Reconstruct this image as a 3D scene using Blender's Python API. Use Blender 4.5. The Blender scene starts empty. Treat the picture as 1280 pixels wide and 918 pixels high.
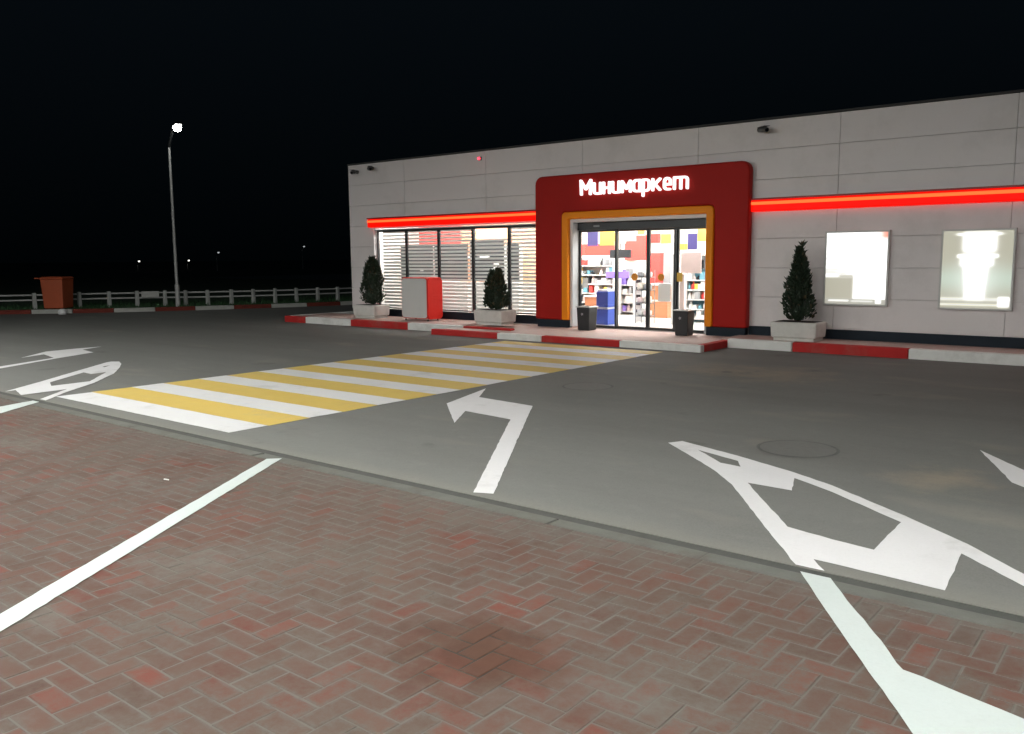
import bpy, bmesh, math, random
import numpy as np
from mathutils import Vector, Matrix
random.seed(7); RNG = np.random.default_rng(7)
S = bpy.context.scene
COL = S.collection
PI = math.pi

# ------------------------------------------------------------------ camera, world, exposure
CAM_H = 1.6
R_ = Vector((0.78115882, 0.62427669, -0.00833792))
U_ = Vector((-0.07277901, 0.10431618, 0.99187769))
F_ = Vector((-0.6200759, 0.77420718, -0.12692174))
FPX = 1073.95
cd = bpy.data.cameras.new('camera'); cam = bpy.data.objects.new('camera', cd); COL.objects.link(cam)
cd.sensor_width = 36.0; cd.lens = 36.0 * FPX / 1280.0; cd.clip_start = 0.05; cd.clip_end = 3000
cam.matrix_world = Matrix(((R_.x, U_.x, -F_.x, 0), (R_.y, U_.y, -F_.y, 0), (R_.z, U_.z, -F_.z, CAM_H), (0, 0, 0, 1)))
S.camera = cam
W = bpy.data.worlds.new('World'); S.world = W; W.use_nodes = True
bg = W.node_tree.nodes['Background']
bg.inputs['Strength'].default_value = 0.0070   # a clouded night sky, darkest at the horizon
_tc = W.node_tree.nodes.new('ShaderNodeTexCoord'); _sp = W.node_tree.nodes.new('ShaderNodeSeparateXYZ'); _rp = W.node_tree.nodes.new('ShaderNodeValToRGB')
_rp.color_ramp.elements[0].position = 0.0; _rp.color_ramp.elements[0].color = (.06, .12, .16, 1)
_rp.color_ramp.elements[1].position = .35; _rp.color_ramp.elements[1].color = (.30, .52, .74, 1)
W.node_tree.links.new(_tc.outputs['Generated'], _sp.inputs[0]); W.node_tree.links.new(_sp.outputs['Z'], _rp.inputs['Fac']); W.node_tree.links.new(_rp.outputs['Color'], bg.inputs['Color'])
S.view_settings.view_transform = 'Standard'; S.view_settings.look = 'None'
S.view_settings.exposure = 0.0; S.view_settings.gamma = 1.0; S.view_settings.use_curve_mapping = False
S.render.engine = 'CYCLES'
S.cycles.use_denoising = True; S.cycles.max_bounces = 8; S.cycles.transparent_max_bounces = 16
S.cycles.sample_clamp_indirect = 6.0; S.cycles.caustics_reflective = False; S.cycles.caustics_refractive = False

CANOPY_E = 168.0      # forecourt canopy lamps
STORE_E = 50.0       # shop ceiling lamps

# ------------------------------------------------------------------ helpers
def proj(p):
    q = Vector(p) - Vector((0, 0, CAM_H)); w = q.dot(F_)
    return 640 + FPX * q.dot(R_) / w, 459 - FPX * q.dot(U_) / w, w

class MB:
    def __init__(s): s.v = []; s.f = []; s.m = []
    def add(s, verts, faces, mi=0):
        b = len(s.v); s.v += [tuple(p) for p in verts]; s.f += [tuple(b + i for i in f) for f in faces]; s.m += [mi] * len(faces); return s
    def box(s, x0, x1, y0, y1, z0, z1, mi=0):
        v = [(x0, y0, z0), (x1, y0, z0), (x1, y1, z0), (x0, y1, z0), (x0, y0, z1), (x1, y0, z1), (x1, y1, z1), (x0, y1, z1)]
        return s.add(v, [(3, 2, 1, 0), (4, 5, 6, 7), (0, 1, 5, 4), (1, 2, 6, 5), (2, 3, 7, 6), (3, 0, 4, 7)], mi)
    def frustum(s, cx, cy, w0, d0, w1, d1, z0, z1, mi=0):
        v = []
        for (w, d, z) in ((w0, d0, z0), (w1, d1, z1)):
            v += [(cx - w / 2, cy - d / 2, z), (cx + w / 2, cy - d / 2, z), (cx + w / 2, cy + d / 2, z), (cx - w / 2, cy + d / 2, z)]
        return s.add(v, [(3, 2, 1, 0), (4, 5, 6, 7), (0, 1, 5, 4), (1, 2, 6, 5), (2, 3, 7, 6), (3, 0, 4, 7)], mi)
    def prism_y(s, poly, y0, y1, mi=0):           # poly in (x,z), counter-clockwise seen from -Y
        n = len(poly)
        v = [(x, y0, z) for x, z in poly] + [(x, y1, z) for x, z in poly]
        f = [tuple(range(n)), tuple(range(2 * n - 1, n - 1, -1))] + [(i, i + n, (i + 1) % n + n, (i + 1) % n) for i in range(n)]
        return s.add(v, f, mi)
    def prism_z(s, poly, z0, z1, mi=0):
        n = len(poly)
        v = [(x, y, z0) for x, y in poly] + [(x, y, z1) for x, y in poly]
        f = [tuple(range(n - 1, -1, -1)), tuple(range(n, 2 * n))] + [(i, (i + 1) % n, (i + 1) % n + n, i + n) for i in range(n)]
        return s.add(v, f, mi)
    def tube(s, path, rad, n=10, mi=0, caps=True):
        path = [Vector(p) for p in path]; rings = []
        for i, p in enumerate(path):
            d = (path[min(i + 1, len(path) - 1)] - path[max(i - 1, 0)]).normalized()
            a = d.orthogonal().normalized() if i == 0 else (rings[-1][1] - d * rings[-1][1].dot(d)).normalized()
            b = d.cross(a); r = rad[i] if isinstance(rad, (list, tuple)) else rad
            rings.append(([p + a * (r * math.cos(2 * PI * k / n)) + b * (r * math.sin(2 * PI * k / n)) for k in range(n)], a))
        v = [q for rg, _ in rings for q in rg]; f = []
        for i in range(len(path) - 1):
            for k in range(n): f.append((i * n + k, i * n + (k + 1) % n, (i + 1) * n + (k + 1) % n, (i + 1) * n + k))
        if caps: f.append(tuple(range(n - 1, -1, -1))); f.append(tuple(range((len(path) - 1) * n, len(path) * n)))
        return s.add(v, f, mi)
    def lathe(s, cx, cy, prof, n=24, mi=0):
        v = []; f = []
        for r, z in prof: v += [(cx + r * math.cos(2 * PI * k / n), cy + r * math.sin(2 * PI * k / n), z) for k in range(n)]
        for i in range(len(prof) - 1):
            for k in range(n): f.append((i * n + k, i * n + (k + 1) % n, (i + 1) * n + (k + 1) % n, (i + 1) * n + k))
        f.append(tuple(range(n - 1, -1, -1))); f.append(tuple(range((len(prof) - 1) * n, len(prof) * n)))
        return s.add(v, f, mi)
    def build(s, name, mats, parent=None, bevel=0, smooth=False, loc=None, segs=2):
        me = bpy.data.meshes.new(name); me.from_pydata(s.v, [], s.f); me.update()
        mats = mats if isinstance(mats, (list, tuple)) else [mats]
        for m in mats: me.materials.append(m)
        if len(mats) > 1: me.polygons.foreach_set('material_index', s.m)
        if smooth: me.polygons.foreach_set('use_smooth', [True] * len(me.polygons))
        o = bpy.data.objects.new(name, me); COL.objects.link(o)
        if parent: o.parent = parent
        if loc: o.location = loc
        if bevel:
            b = o.modifiers.new('bevel', 'BEVEL'); b.width = bevel; b.segments = segs; b.limit_method = 'ANGLE'; b.angle_limit = math.radians(40)
        return o

def tag(o, label, cat, group=None, kind=None):
    o['label'] = label; o['category'] = cat
    if group: o['group'] = group
    if kind: o['kind'] = kind
    return o
def thing(name, label, cat, loc=(0, 0, 0), rz=0, group=None):
    o = bpy.data.objects.new(name, None); COL.objects.link(o); o.location = loc; o.rotation_euler = (0, 0, rz); o.empty_display_size = .2
    return tag(o, label, cat, group)
def structure(name, label=None):
    o = bpy.data.objects.new(name, None); COL.objects.link(o); o['kind'] = 'structure'
    if label: o['label'] = label
    return o
def flat(name, mb, m, parent=None, label=None):
    o = mb.build(name, m, parent)
    if parent is None: o['kind'] = 'structure'
    if label: o['label'] = label
    return o
def copy_tree(o, loc, rz=None, parent=None):
    c = o.copy(); COL.objects.link(c)
    if parent: c.parent = parent
    else:
        c.location = loc
        if rz is not None: c.rotation_euler = (0, 0, rz)
    for ch in list(o.children): copy_tree(ch, None, None, c)
    return c

# ------------------------------------------------------------------ materials
def new_mat(name):
    m = bpy.data.materials.new(name); m.use_nodes = True
    nt = m.node_tree; return m, nt, nt.nodes['Principled BSDF']
def N(nt, kind, **kw):
    n = nt.nodes.new(kind)
    for k, v in kw.items(): setattr(n, k, v)
    return n
def L(nt, a, b): nt.links.new(a, b)
def noise(nt, scale, detail=4, rough=.6, vec=None, stretch=None):
    n = N(nt, 'ShaderNodeTexNoise'); n.inputs['Scale'].default_value = scale; n.inputs['Detail'].default_value = detail; n.inputs['Roughness'].default_value = rough
    if vec is None:
        g = N(nt, 'ShaderNodeNewGeometry'); vec = g.outputs['Position']
    if stretch:
        mp = N(nt, 'ShaderNodeMapping'); mp.inputs['Scale'].default_value = stretch; L(nt, vec, mp.inputs['Vector']); vec = mp.outputs['Vector']
    L(nt, vec, n.inputs['Vector']); return n.outputs['Fac']
def ramp(nt, fac, lo, hi, c0=(0, 0, 0, 1), c1=(1, 1, 1, 1)):
    r = N(nt, 'ShaderNodeValToRGB'); r.color_ramp.elements[0].position = lo; r.color_ramp.elements[1].position = hi
    r.color_ramp.elements[0].color = c0; r.color_ramp.elements[1].color = c1
    L(nt, fac, r.inputs['Fac']); return r.outputs['Color']
def mix(nt, fac, a, b, mode='MIX'):
    m = N(nt, 'ShaderNodeMix', data_type='RGBA', blend_type=mode)
    for sock, val in ((m.inputs[0], fac), (m.inputs[6], a), (m.inputs[7], b)):
        if hasattr(val, 'is_linked'): L(nt, val, sock)
        else: sock.default_value = val if not isinstance(val, tuple) or len(val) == 4 else (*val, 1)
    return m.outputs[2]
def mth(nt, op, a, b=None, clamp=False):
    m = N(nt, 'ShaderNodeMath', operation=op, use_clamp=clamp)
    for sock, val in zip(m.inputs, (a, b)):
        if val is None: continue
        if hasattr(val, 'is_linked'): L(nt, val, sock)
        else: sock.default_value = val
    return m.outputs[0]
def bump(nt, b, height, strength, dist):
    n = N(nt, 'ShaderNodeBump'); n.inputs['Strength'].default_value = strength; n.inputs['Distance'].default_value = dist
    L(nt, height, n.inputs['Height']); L(nt, n.outputs['Normal'], b.inputs['Normal'])
def paint(name, col, rough=.5, var=.12, scale=6, metal=0, bmp=0, bscale=60, spec=.5, dirt=None):
    m, nt, b = new_mat(name)
    b.inputs['Roughness'].default_value = rough; b.inputs['Metallic'].default_value = metal; b.inputs['Specular IOR Level'].default_value = spec
    c = mix(nt, noise(nt, scale), tuple(x * (1 - var) for x in col), tuple(min(1, x * (1 + var)) for x in col))
    if dirt:
        c = mix(nt, mth(nt, 'MULTIPLY', ramp(nt, noise(nt, dirt[1], 6, .7), .5, .75), dirt[2]), c, dirt[0])
    L(nt, c, b.inputs['Base Color'])
    if bmp: bump(nt, b, noise(nt, bscale, 3), bmp, .004)
    return m
def emit(name, col, strength):
    m = bpy.data.materials.new(name); m.use_nodes = True; nt = m.node_tree
    b = nt.nodes['Principled BSDF']; b.inputs['Base Color'].default_value = (*[min(.8, c) for c in col], 1); b.inputs['Roughness'].default_value = .4
    b.inputs['Emission Color'].default_value = (*col, 1); b.inputs['Emission Strength'].default_value = strength; b.inputs['Specular IOR Level'].default_value = .1
    return m

M = {}
M['white_panel'] = paint('white_panel', (.80, .755, .75), .5, .03, 1.2, dirt=((.52, .49, .46), 1.1, .35), bmp=.05, bscale=9)
M['seam'] = paint('seam', (.62, .60, .59), .8)
M['plinth'] = paint('plinth', (.012, .020, .030), .6, .25, spec=.2)
M['portal_red'] = paint('portal_red', (.39, .014, .010), .5, .08, 2, spec=.12)
M['portal_orange'] = paint('portal_orange', (.95, .29, .008), .45, .05, 2, spec=.2)
M['reveal'] = paint('reveal', (.70, .72, .74), .4, .04)
M['alu_dark'] = paint('alu_dark', (.035, .038, .04), .4, .2, metal=.3)
M['alu_grey'] = paint('alu_grey', (.22, .23, .23), .4, .15, metal=.6)
M['steel'] = paint('steel', (.55, .55, .54), .3, .1, metal=.9)
M['strip_red'] = emit('strip_red', (1.0, .004, .001), 1.05)
M['strip_led'] = emit('strip_led', (1.0, .13, .03), 1.5)
M['strip_lip'] = paint('strip_lip', (.30, .01, .008), .4)
M['letter'] = emit('letter', (1.0, .97, .985), 1.2)
M['letter_side'] = paint('letter_side', (.75, .73, .72), .4)
M['roof'] = paint('roof', (.05, .05, .05), .9)
M['inside_wall'] = paint('inside_wall', (.74, .71, .68), .7, .05)
M['inside_peach'] = paint('inside_peach', (.80, .42, .26), .7, .05)
M['inside_floor'] = paint('inside_floor', (.72, .71, .68), .25, .05)
M['ceiling'] = paint('ceiling', (.75, .74, .72), .8, .05)
M['store_lamp'] = emit('store_lamp', (1, .965, .94), STORE_E)
M['canopy_lamp'] = emit('canopy_lamp', (.98, 1.0, .96), CANOPY_E)
M['canopy_white'] = paint('canopy_white', (.7, .7, .7), .5)
M['kerb_red'] = paint('kerb_red', (.46, .028, .026), .75, .2, 3, bmp=.3, spec=.2, dirt=((.30, .16, .13), 2.2, .45))
M['kerb_white'] = paint('kerb_white', (.78, .77, .74), .75, .1, 3, bmp=.3, dirt=((.46, .44, .40), 2.2, .6))
M['dim_kerb_white'] = paint('dim_kerb_white', (.42, .42, .39), .85, .2, 4, bmp=.3)  # far kerb white, darkened in the colour to stand for weaker light there
M['dim_kerb_red'] = paint('dim_kerb_red', (.16, .035, .025), .85, .25, 4, bmp=.3, spec=.2)  # far kerb red, its dimness likewise put into the base colour
M['concrete'] = paint('concrete', (.68, .665, .625), .85, .12, 8, bmp=.4, dirt=((.42, .40, .36), 3, .5))
M['concrete_white'] = paint('concrete_white', (.46, .45, .42), .85, .15, 8, bmp=.4)
M['edge_concrete'] = paint('edge_concrete', (.118, .118, .106), .85, .3, 5, bmp=.8, dirt=((.090, .070, .056), 2.6, .9))
M['drain'] = paint('drain', (.062, .065, .058), .9, .3, 9, bmp=.6)
M['soil'] = paint('soil', (.03, .025, .02), .95, .3, 20, bmp=.6)
M['ground'] = paint('ground', (.045, .055, .038), .95, .4, .3)
M['lawn'] = paint('lawn', (.022, .055, .020), .95, .4, 2, bmp=.8)
M['grass'] = paint('grass', (.03, .085, .03), .8, .4, 3)
M['bin_black'] = paint('bin_black', (.016, .018, .02), .45, .2)
M['bin_orange'] = paint('bin_orange', (.42, .085, .03), .5, .12)
M['rubber'] = paint('rubber', (.02, .02, .02), .8)
M['pole'] = paint('pole', (.50, .50, .49), .5, .12, metal=.3)
M['fence'] = paint('fence', (.46, .47, .45), .7, .15)
M['board_grey'] = paint('board_grey', (.66, .66, .64), .5, .04, 2)
M['board_red'] = paint('board_red', (.66, .022, .014), .5, .06, 2, spec=.2)
M['lamp_head'] = emit('lamp_head', (1.0, 1.0, .95), 60.0)
M['far_lamp'] = emit('far_lamp', (1.0, .97, .88), 3.0)
M['far_lamp_dim'] = emit('far_lamp_dim', (.9, .95, 1.0), .5)
M['red_led'] = emit('red_led', (1.0, .05, .08), 3.5)
M['trunk'] = paint('trunk', (.06, .04, .025), .9)
M['rim'] = paint('rim', (.105, .105, .098), .8, .3, 12, bmp=.5, dirt=((.165, .165, .152), 4, .95))
M['iron'] = paint('iron', (.145, .145, .135), .7, .2, 20, bmp=.5)
M['lens'] = paint('lens', (.01, .01, .012), .1)
M['camera_grey'] = paint('camera_grey', (.10, .10, .10), .5)
M['white_thing'] = paint('white_thing', (.75, .75, .74), .5, .05)
M['plate'] = paint('plate', (.42, .42, .40), .6)
for nm, c in dict(crate_blue=(.03, .07, .38), wood=(.42, .17, .08), shelf_dark=(.012, .014, .018), good_white=(.8, .78, .76), good_red=(.6, .05, .04), good_purple=(.24, .16, .55),
                  good_yellow=(.85, .55, .10), good_teal=(.12, .3, .38), good_grey=(.3, .3, .31), good_pink=(.88, .70, .68), banner_red=(.78, .06, .05), banner_cream=(.85, .8, .7), navy=(.05, .04, .16), orange_dot=(.8, .32, .03), paper=(.88, .80, .80)).items():
    M[nm] = paint(nm, c, .5, .08)

def glass_mat():
    m = bpy.data.materials.new('window_glass'); m.use_nodes = True; nt = m.node_tree; nt.nodes.clear()
    out = N(nt, 'ShaderNodeOutputMaterial'); t = N(nt, 'ShaderNodeBsdfTransparent'); t.inputs['Color'].default_value = (.93, .95, .94, 1)
    g = N(nt, 'ShaderNodeBsdfGlossy'); g.inputs['Roughness'].default_value = .02; fr = N(nt, 'ShaderNodeFresnel'); fr.inputs['IOR'].default_value = 1.45
    gm = N(nt, 'ShaderNodeNewGeometry')
    x = N(nt, 'ShaderNodeMixShader'); L(nt, mth(nt, 'MULTIPLY', fr.outputs[0], mth(nt, 'SUBTRACT', 1.0, gm.outputs['Backfacing'])), x.inputs[0]); L(nt, t.outputs[0], x.inputs[1]); L(nt, g.outputs[0], x.inputs[2]); L(nt, x.outputs[0], out.inputs[0]); return m
M['glass'] = glass_mat()
def film_mat():
    m = bpy.data.materials.new('film_white'); m.use_nodes = True; nt = m.node_tree; nt.nodes.clear()
    out = N(nt, 'ShaderNodeOutputMaterial'); d = N(nt, 'ShaderNodeBsdfDiffuse'); d.inputs['Color'].default_value = (.85, .85, .84, 1)
    t = N(nt, 'ShaderNodeBsdfTranslucent'); t.inputs['Color'].default_value = (.66, .66, .65, 1)
    x = N(nt, 'ShaderNodeMixShader'); x.inputs[0].default_value = .5; L(nt, d.outputs[0], x.inputs[1]); L(nt, t.outputs[0], x.inputs[2]); L(nt, x.outputs[0], out.inputs[0]); return m
M['film'] = film_mat()

def asphalt_mat():
    m, nt, b = new_mat('asphalt')
    big = noise(nt, .35, 5, .6); streak = noise(nt, 1.0, 5, .65, stretch=(.18, 1.0, 1)); fine = noise(nt, 70, 3, .8); mid = noise(nt, 5, 5, .65)
    c = mix(nt, big, (.140, .142, .132), (.186, .187, .173))
    c = mix(nt, mth(nt, 'MULTIPLY', ramp(nt, streak, .42, .75), .55), c, (.112, .108, .100))
    c = mix(nt, mth(nt, 'MULTIPLY', ramp(nt, mid, .55, .8), .30), c, (.25, .245, .225))
    spot = noise(nt, .9, 3, .5, stretch=(.6, 1.3, 1))
    c = mix(nt, mth(nt, 'MULTIPLY', ramp(nt, spot, .60, .74), .45), c, (.29, .265, .21))
    c = mix(nt, mth(nt, 'MULTIPLY', ramp(nt, fine, .35, .7), .40), c, (.235, .23, .215))
    for bx, by, br, k in ((-4.4, 11.2, 1.0, .42), (-1.35, 6.6, .45, .40), (-5.3, 11.2, .8, .35), (-.3, 8.4, .7, .3), (-8.6, 6.2, .5, .2)):
        geo = N(nt, 'ShaderNodeNewGeometry'); dd = N(nt, 'ShaderNodeVectorMath', operation='DISTANCE'); L(nt, geo.outputs['Position'], dd.inputs[0]); dd.inputs[1].default_value = (bx, by, 0)
        q = mth(nt, 'SUBTRACT', 1.0, mth(nt, 'ADD', mth(nt, 'DIVIDE', dd.outputs['Value'], br), mth(nt, 'MULTIPLY', mth(nt, 'SUBTRACT', noise(nt, 2.6, 6, .7), .5), 2.4)), True)
        c = mix(nt, mth(nt, 'MULTIPLY', q, k * 1.6, True), c, (.30, .255, .19))            # spilt sand and dust
    c = mix(nt, mth(nt, 'MULTIPLY', ramp(nt, noise(nt, 16, 5, .75), .5, .8), .28), c, (.10, .098, .09))
    c = mix(nt, mth(nt, 'MULTIPLY', ramp(nt, noise(nt, 1.3, 3, .5), .68, .72), .35), c, (.085, .082, .076))
    geo = N(nt, 'ShaderNodeNewGeometry'); sx = N(nt, 'ShaderNodeSeparateXYZ'); L(nt, geo.outputs['Position'], sx.inputs[0])
    edge = mth(nt, 'SUBTRACT', 1.0, mth(nt, 'DIVIDE', mth(nt, 'SUBTRACT', sx.outputs['Y'], 4.27), mth(nt, 'ADD', .06, mth(nt, 'MULTIPLY', noise(nt, 2.2, 4), .30))), True)
    c = mix(nt, mth(nt, 'MULTIPLY', edge, .28, True), c, (.27, .255, .215))        # sand swept up along the drain
    L(nt, c, b.inputs['Base Color']); b.inputs['Roughness'].default_value = .82; b.inputs['Specular IOR Level'].default_value = .3
    bump(nt, b, fine, .35, .004); return m
M['asphalt'] = asphalt_mat()

def marking(name, c0, c1, worn):
    m, nt, b = new_mat(name)
    c = mix(nt, noise(nt, 3, 5, .65), c0, c1)
    c = mix(nt, mth(nt, 'MULTIPLY', ramp(nt, noise(nt, 55, 4, .7), .5, .75), .18), c, tuple(x * .75 for x in c0))
    c = mix(nt, mth(nt, 'MULTIPLY', ramp(nt, noise(nt, 1.6, 6, .7), .56, .82), worn), c, (.34, .33, .31))
    L(nt, c, b.inputs['Base Color']); b.inputs['Roughness'].default_value = .6
    bump(nt, b, noise(nt, 70, 3), .3, .004); return m
M['mark_white'] = marking('mark_white', (.70, .69, .695), (.77, .76, .765), .6)
M['mark_white_fresh'] = marking('mark_white_fresh', (.51, .56, .545), (.56, .61, .595), .25)
M['mark_yellow'] = marking('mark_yellow', (.66, .46, .105), (.72, .53, .15), .6)

def dust_fac(nt):
    a = ramp(nt, noise(nt, 1.2, 7, .66), .40, .60); bb = ramp(nt, noise(nt, 7, 5, .7), .3, .75)
    return mth(nt, 'SUBTRACT', mth(nt, 'ADD', mth(nt, 'MULTIPLY', a, .62), mth(nt, 'MULTIPLY', bb, .50)), .04)
def patch_fac(nt):
    a = ramp(nt, noise(nt, 1.05, 7, .68, stretch=(1.0, 1.35, 1)), .52, .64); b_ = ramp(nt, noise(nt, 11, 6, .75), .25, .6)
    g = N(nt, 'ShaderNodeNewGeometry'); sp = N(nt, 'ShaderNodeSeparateXYZ'); L(nt, g.outputs['Position'], sp.inputs[0])     # sand lying along the drain edge
    e_ = mth(nt, 'SUBTRACT', 1.0, mth(nt, 'DIVIDE', mth(nt, 'SUBTRACT', 4.05, sp.outputs['Y']), mth(nt, 'ADD', .03, mth(nt, 'MULTIPLY', noise(nt, 1.7, 5), .75))), True)
    return mth(nt, 'MULTIPLY', mth(nt, 'MULTIPLY', mth(nt, 'ADD', a, e_, True), b_), .85)
def wet_mask(nt):
    # the old damp stain near the photographer: bare, dark, rust coloured bricks
    geo = N(nt, 'ShaderNodeNewGeometry')
    wob = noise(nt, 5, 4, .6)
    d = N(nt, 'ShaderNodeVectorMath', operation='DISTANCE'); L(nt, geo.outputs['Position'], d.inputs[0]); d.inputs[1].default_value = (-2.20, 2.50, 0)
    q = mth(nt, 'ADD', mth(nt, 'DIVIDE', d.outputs['Value'], .42), mth(nt, 'MULTIPLY', mth(nt, 'SUBTRACT', wob, .5), 1.9))
    return mth(nt, 'MULTIPLY', mth(nt, 'SUBTRACT', 1.0, q, True), 1.6, True)
def brick_mat(name, per_object):
    m, nt, b = new_mat(name)
    if per_object:
        oi = N(nt, 'ShaderNodeObjectInfo'); base = oi.outputs['Color']
    else:
        at = N(nt, 'ShaderNodeAttribute', attribute_name='brick_colour'); base = at.outputs['Color']
    uv = N(nt, 'ShaderNodeUVMap', uv_map='UVMap'); s2 = N(nt, 'ShaderNodeSeparateXYZ'); L(nt, uv.outputs[0], s2.inputs[0])
    def edge(o, size): return mth(nt, 'MULTIPLY', mth(nt, 'MINIMUM', o, mth(nt, 'SUBTRACT', 1.0, o)), size)
    ed = mth(nt, 'MINIMUM', edge(s2.outputs['X'], .2), edge(s2.outputs['Y'], .1))
    wob = noise(nt, 38, 4, .7); wid = mth(nt, 'MULTIPLY', noise(nt, 6, 3), .040)
    em = mth(nt, 'SUBTRACT', 1.0, mth(nt, 'DIVIDE', mth(nt, 'ADD', ed, mth(nt, 'MULTIPLY', mth(nt, 'SUBTRACT', wob, .5), .012)), mth(nt, 'ADD', wid, .001)), True)
    dust = mth(nt, 'ADD', dust_fac(nt), mth(nt, 'MULTIPLY', em, .55), True)
    dust = mth(nt, 'MULTIPLY', dust, mth(nt, 'ADD', .45, mth(nt, 'MULTIPLY', ramp(nt, noise(nt, 26, 8, .78), .34, .58), .62)))
    wet = wet_mask(nt)
    dust = mth(nt, 'MULTIPLY', dust, mth(nt, 'SUBTRACT', 1.0, mth(nt, 'MULTIPLY', wet, .75)))
    c = mix(nt, ramp(nt, noise(nt, 60, 4, .7), .3, .8), base, (.115, .065, .048)); c = mix(nt, .35, base, c)
    c = mix(nt, dust, c, (.110, .094, .079))
    c = mix(nt, mth(nt, 'MULTIPLY', wet, .68), c, mix(nt, noise(nt, 4, 3), (.038, .022, .015), (.105, .042, .022)))
    c = mix(nt, mth(nt, 'MULTIPLY', patch_fac(nt), mth(nt, 'SUBTRACT', 1.0, wet)), c, (.128, .114, .099))
    L(nt, c, b.inputs['Base Color']); b.inputs['Roughness'].default_value = .85; b.inputs['Specular IOR Level'].default_value = .25
    bump(nt, b, noise(nt, 120, 4, .7), .35, .003); return m
M['brick_one'] = brick_mat('brick_one', True); M['brick_many'] = brick_mat('brick_many', False)
def joint_mat():
    m, nt, b = new_mat('joint_sand')
    c = mix(nt, noise(nt, 3, 5, .7), (.116, .105, .090), (.143, .132, .115))
    c = mix(nt, mth(nt, 'MULTIPLY', dust_fac(nt), .8), c, (.112, .098, .083))
    c = mix(nt, mth(nt, 'MULTIPLY', ramp(nt, noise(nt, 2.4, 6, .7), .58, .70), .75), c, (.045, .042, .036))
    c = mix(nt, patch_fac(nt), c, (.128, .114, .099))
    c = mix(nt, mth(nt, 'MULTIPLY', wet_mask(nt), .9), c, (.022, .018, .014))
    L(nt, c, b.inputs['Base Color']); b.inputs['Roughness'].default_value = .95; bump(nt, b, noise(nt, 150, 3), .5, .003); return m
M['joint'] = joint_mat()
def paver_mat():
    m, nt, b = new_mat('pavement_tiles')
    geo = N(nt, 'ShaderNodeNewGeometry'); br = N(nt, 'ShaderNodeTexBrick'); L(nt, geo.outputs['Position'], br.inputs['Vector'])
    br.inputs['Scale'].default_value = 1; br.inputs['Brick Width'].default_value = .2; br.inputs['Row Height'].default_value = .1; br.inputs['Mortar Size'].default_value = .006
    br.inputs['Color1'].default_value = (.58, .37, .33, 1); br.inputs['Color2'].default_value = (.50, .33, .29, 1); br.inputs['Mortar'].default_value = (.52, .46, .42, 1)
    c = mix(nt, mth(nt, 'MULTIPLY', ramp(nt, noise(nt, 1.4, 5), .35, .7), .6), br.outputs['Color'], (.48, .40, .36))
    L(nt, c, b.inputs['Base Color']); b.inputs['Roughness'].default_value = .7; return m
M['paver'] = paver_mat()
def leaf_mat(name, a, c2):
    m, nt, b = new_mat(name); oi = noise(nt, 14, 3); L(nt, mix(nt, oi, a, c2), b.inputs['Base Color']); b.inputs['Roughness'].default_value = .6; return m
M['leaf'] = leaf_mat('thuja_leaf', (.011, .024, .013), (.030, .052, .027)); M['leaf_brown'] = leaf_mat('thuja_dry_leaf', (.06, .045, .02), (.11, .085, .04))

# ------------------------------------------------------------------ forecourt roof with its lamps (behind and above the camera)
can = thing('forecourt_canopy', 'white flat forecourt canopy with square lamps standing over the brick paving', 'canopy')
MB().box(-23, 7, -14, 3.5, 4.6, 5.3).build('roof_slab', M['canopy_white'], can, .03)
for x in (-20.5, 4.5):
    MB().box(x - .25, x + .25, -6.3, -5.7, 0, 4.598).build('column', M['canopy_white'], can, .02)
for x in (-19.4, -14.2, -9.0, -3.8, 1.4):
    for y in (-9.0, -3.2, 2.5):
        MB().box(x - .3, x + .3, y - .3, y + .3, 4.52, 4.598).build('luminaire', M['canopy_lamp'], can)

# ------------------------------------------------------------------ ground, road, lawn
flat('ground', MB().add([(-900, -900, -.10), (900, -900, -.10), (900, 900, -.10), (-900, 900, -.10)], [(0, 1, 2, 3)]), M['ground'])
road = structure('asphalt_road')
Y_AS, Y_DR, Y_ED = 4.262, 4.192, 4.060
MB().box(-70, 40, Y_AS, 60, -.09, 0).build('asphalt_surface', M['asphalt'], road)
MB().box(-70, 40, Y_DR - .012, Y_AS - .001, -.09, -.004).build('drain_channel', M['drain'], road)
for i in range(-30, 12):
    x0 = i * 1.0 + RNG.uniform(-.02, .02)
    MB().box(x0 + .0005, x0 + .9995, Y_ED + RNG.uniform(-.004, .004), Y_DR - .013, -.09, -.0005 + RNG.uniform(-.0006, .0006)).build('edging_stone', M['edge_concrete'], road, .006)

def sheet(mb, outer, holes=(), z=.004, th=.0035):
    """flat marking with holes, as a thin painted slab"""
    bm = bmesh.new(); es = []
    for loop in [outer] + list(holes):
        vs = [bm.verts.new((x, y, z)) for x, y in loop]
        es += [bm.edges.new((vs[i], vs[(i + 1) % len(vs)])) for i in range(len(vs))]
    r = bmesh.ops.triangle_fill(bm, use_beauty=True, use_dissolve=False, edges=es)
    bm.normal_update()
    for f in bm.faces:
        if f.normal.z < 0: f.normal_flip()
    bm.verts.index_update()
    mb.add([v.co[:] for v in bm.verts], [[v.index for v in f.verts] for f in bm.faces]); bm.free(); return mb

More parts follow.
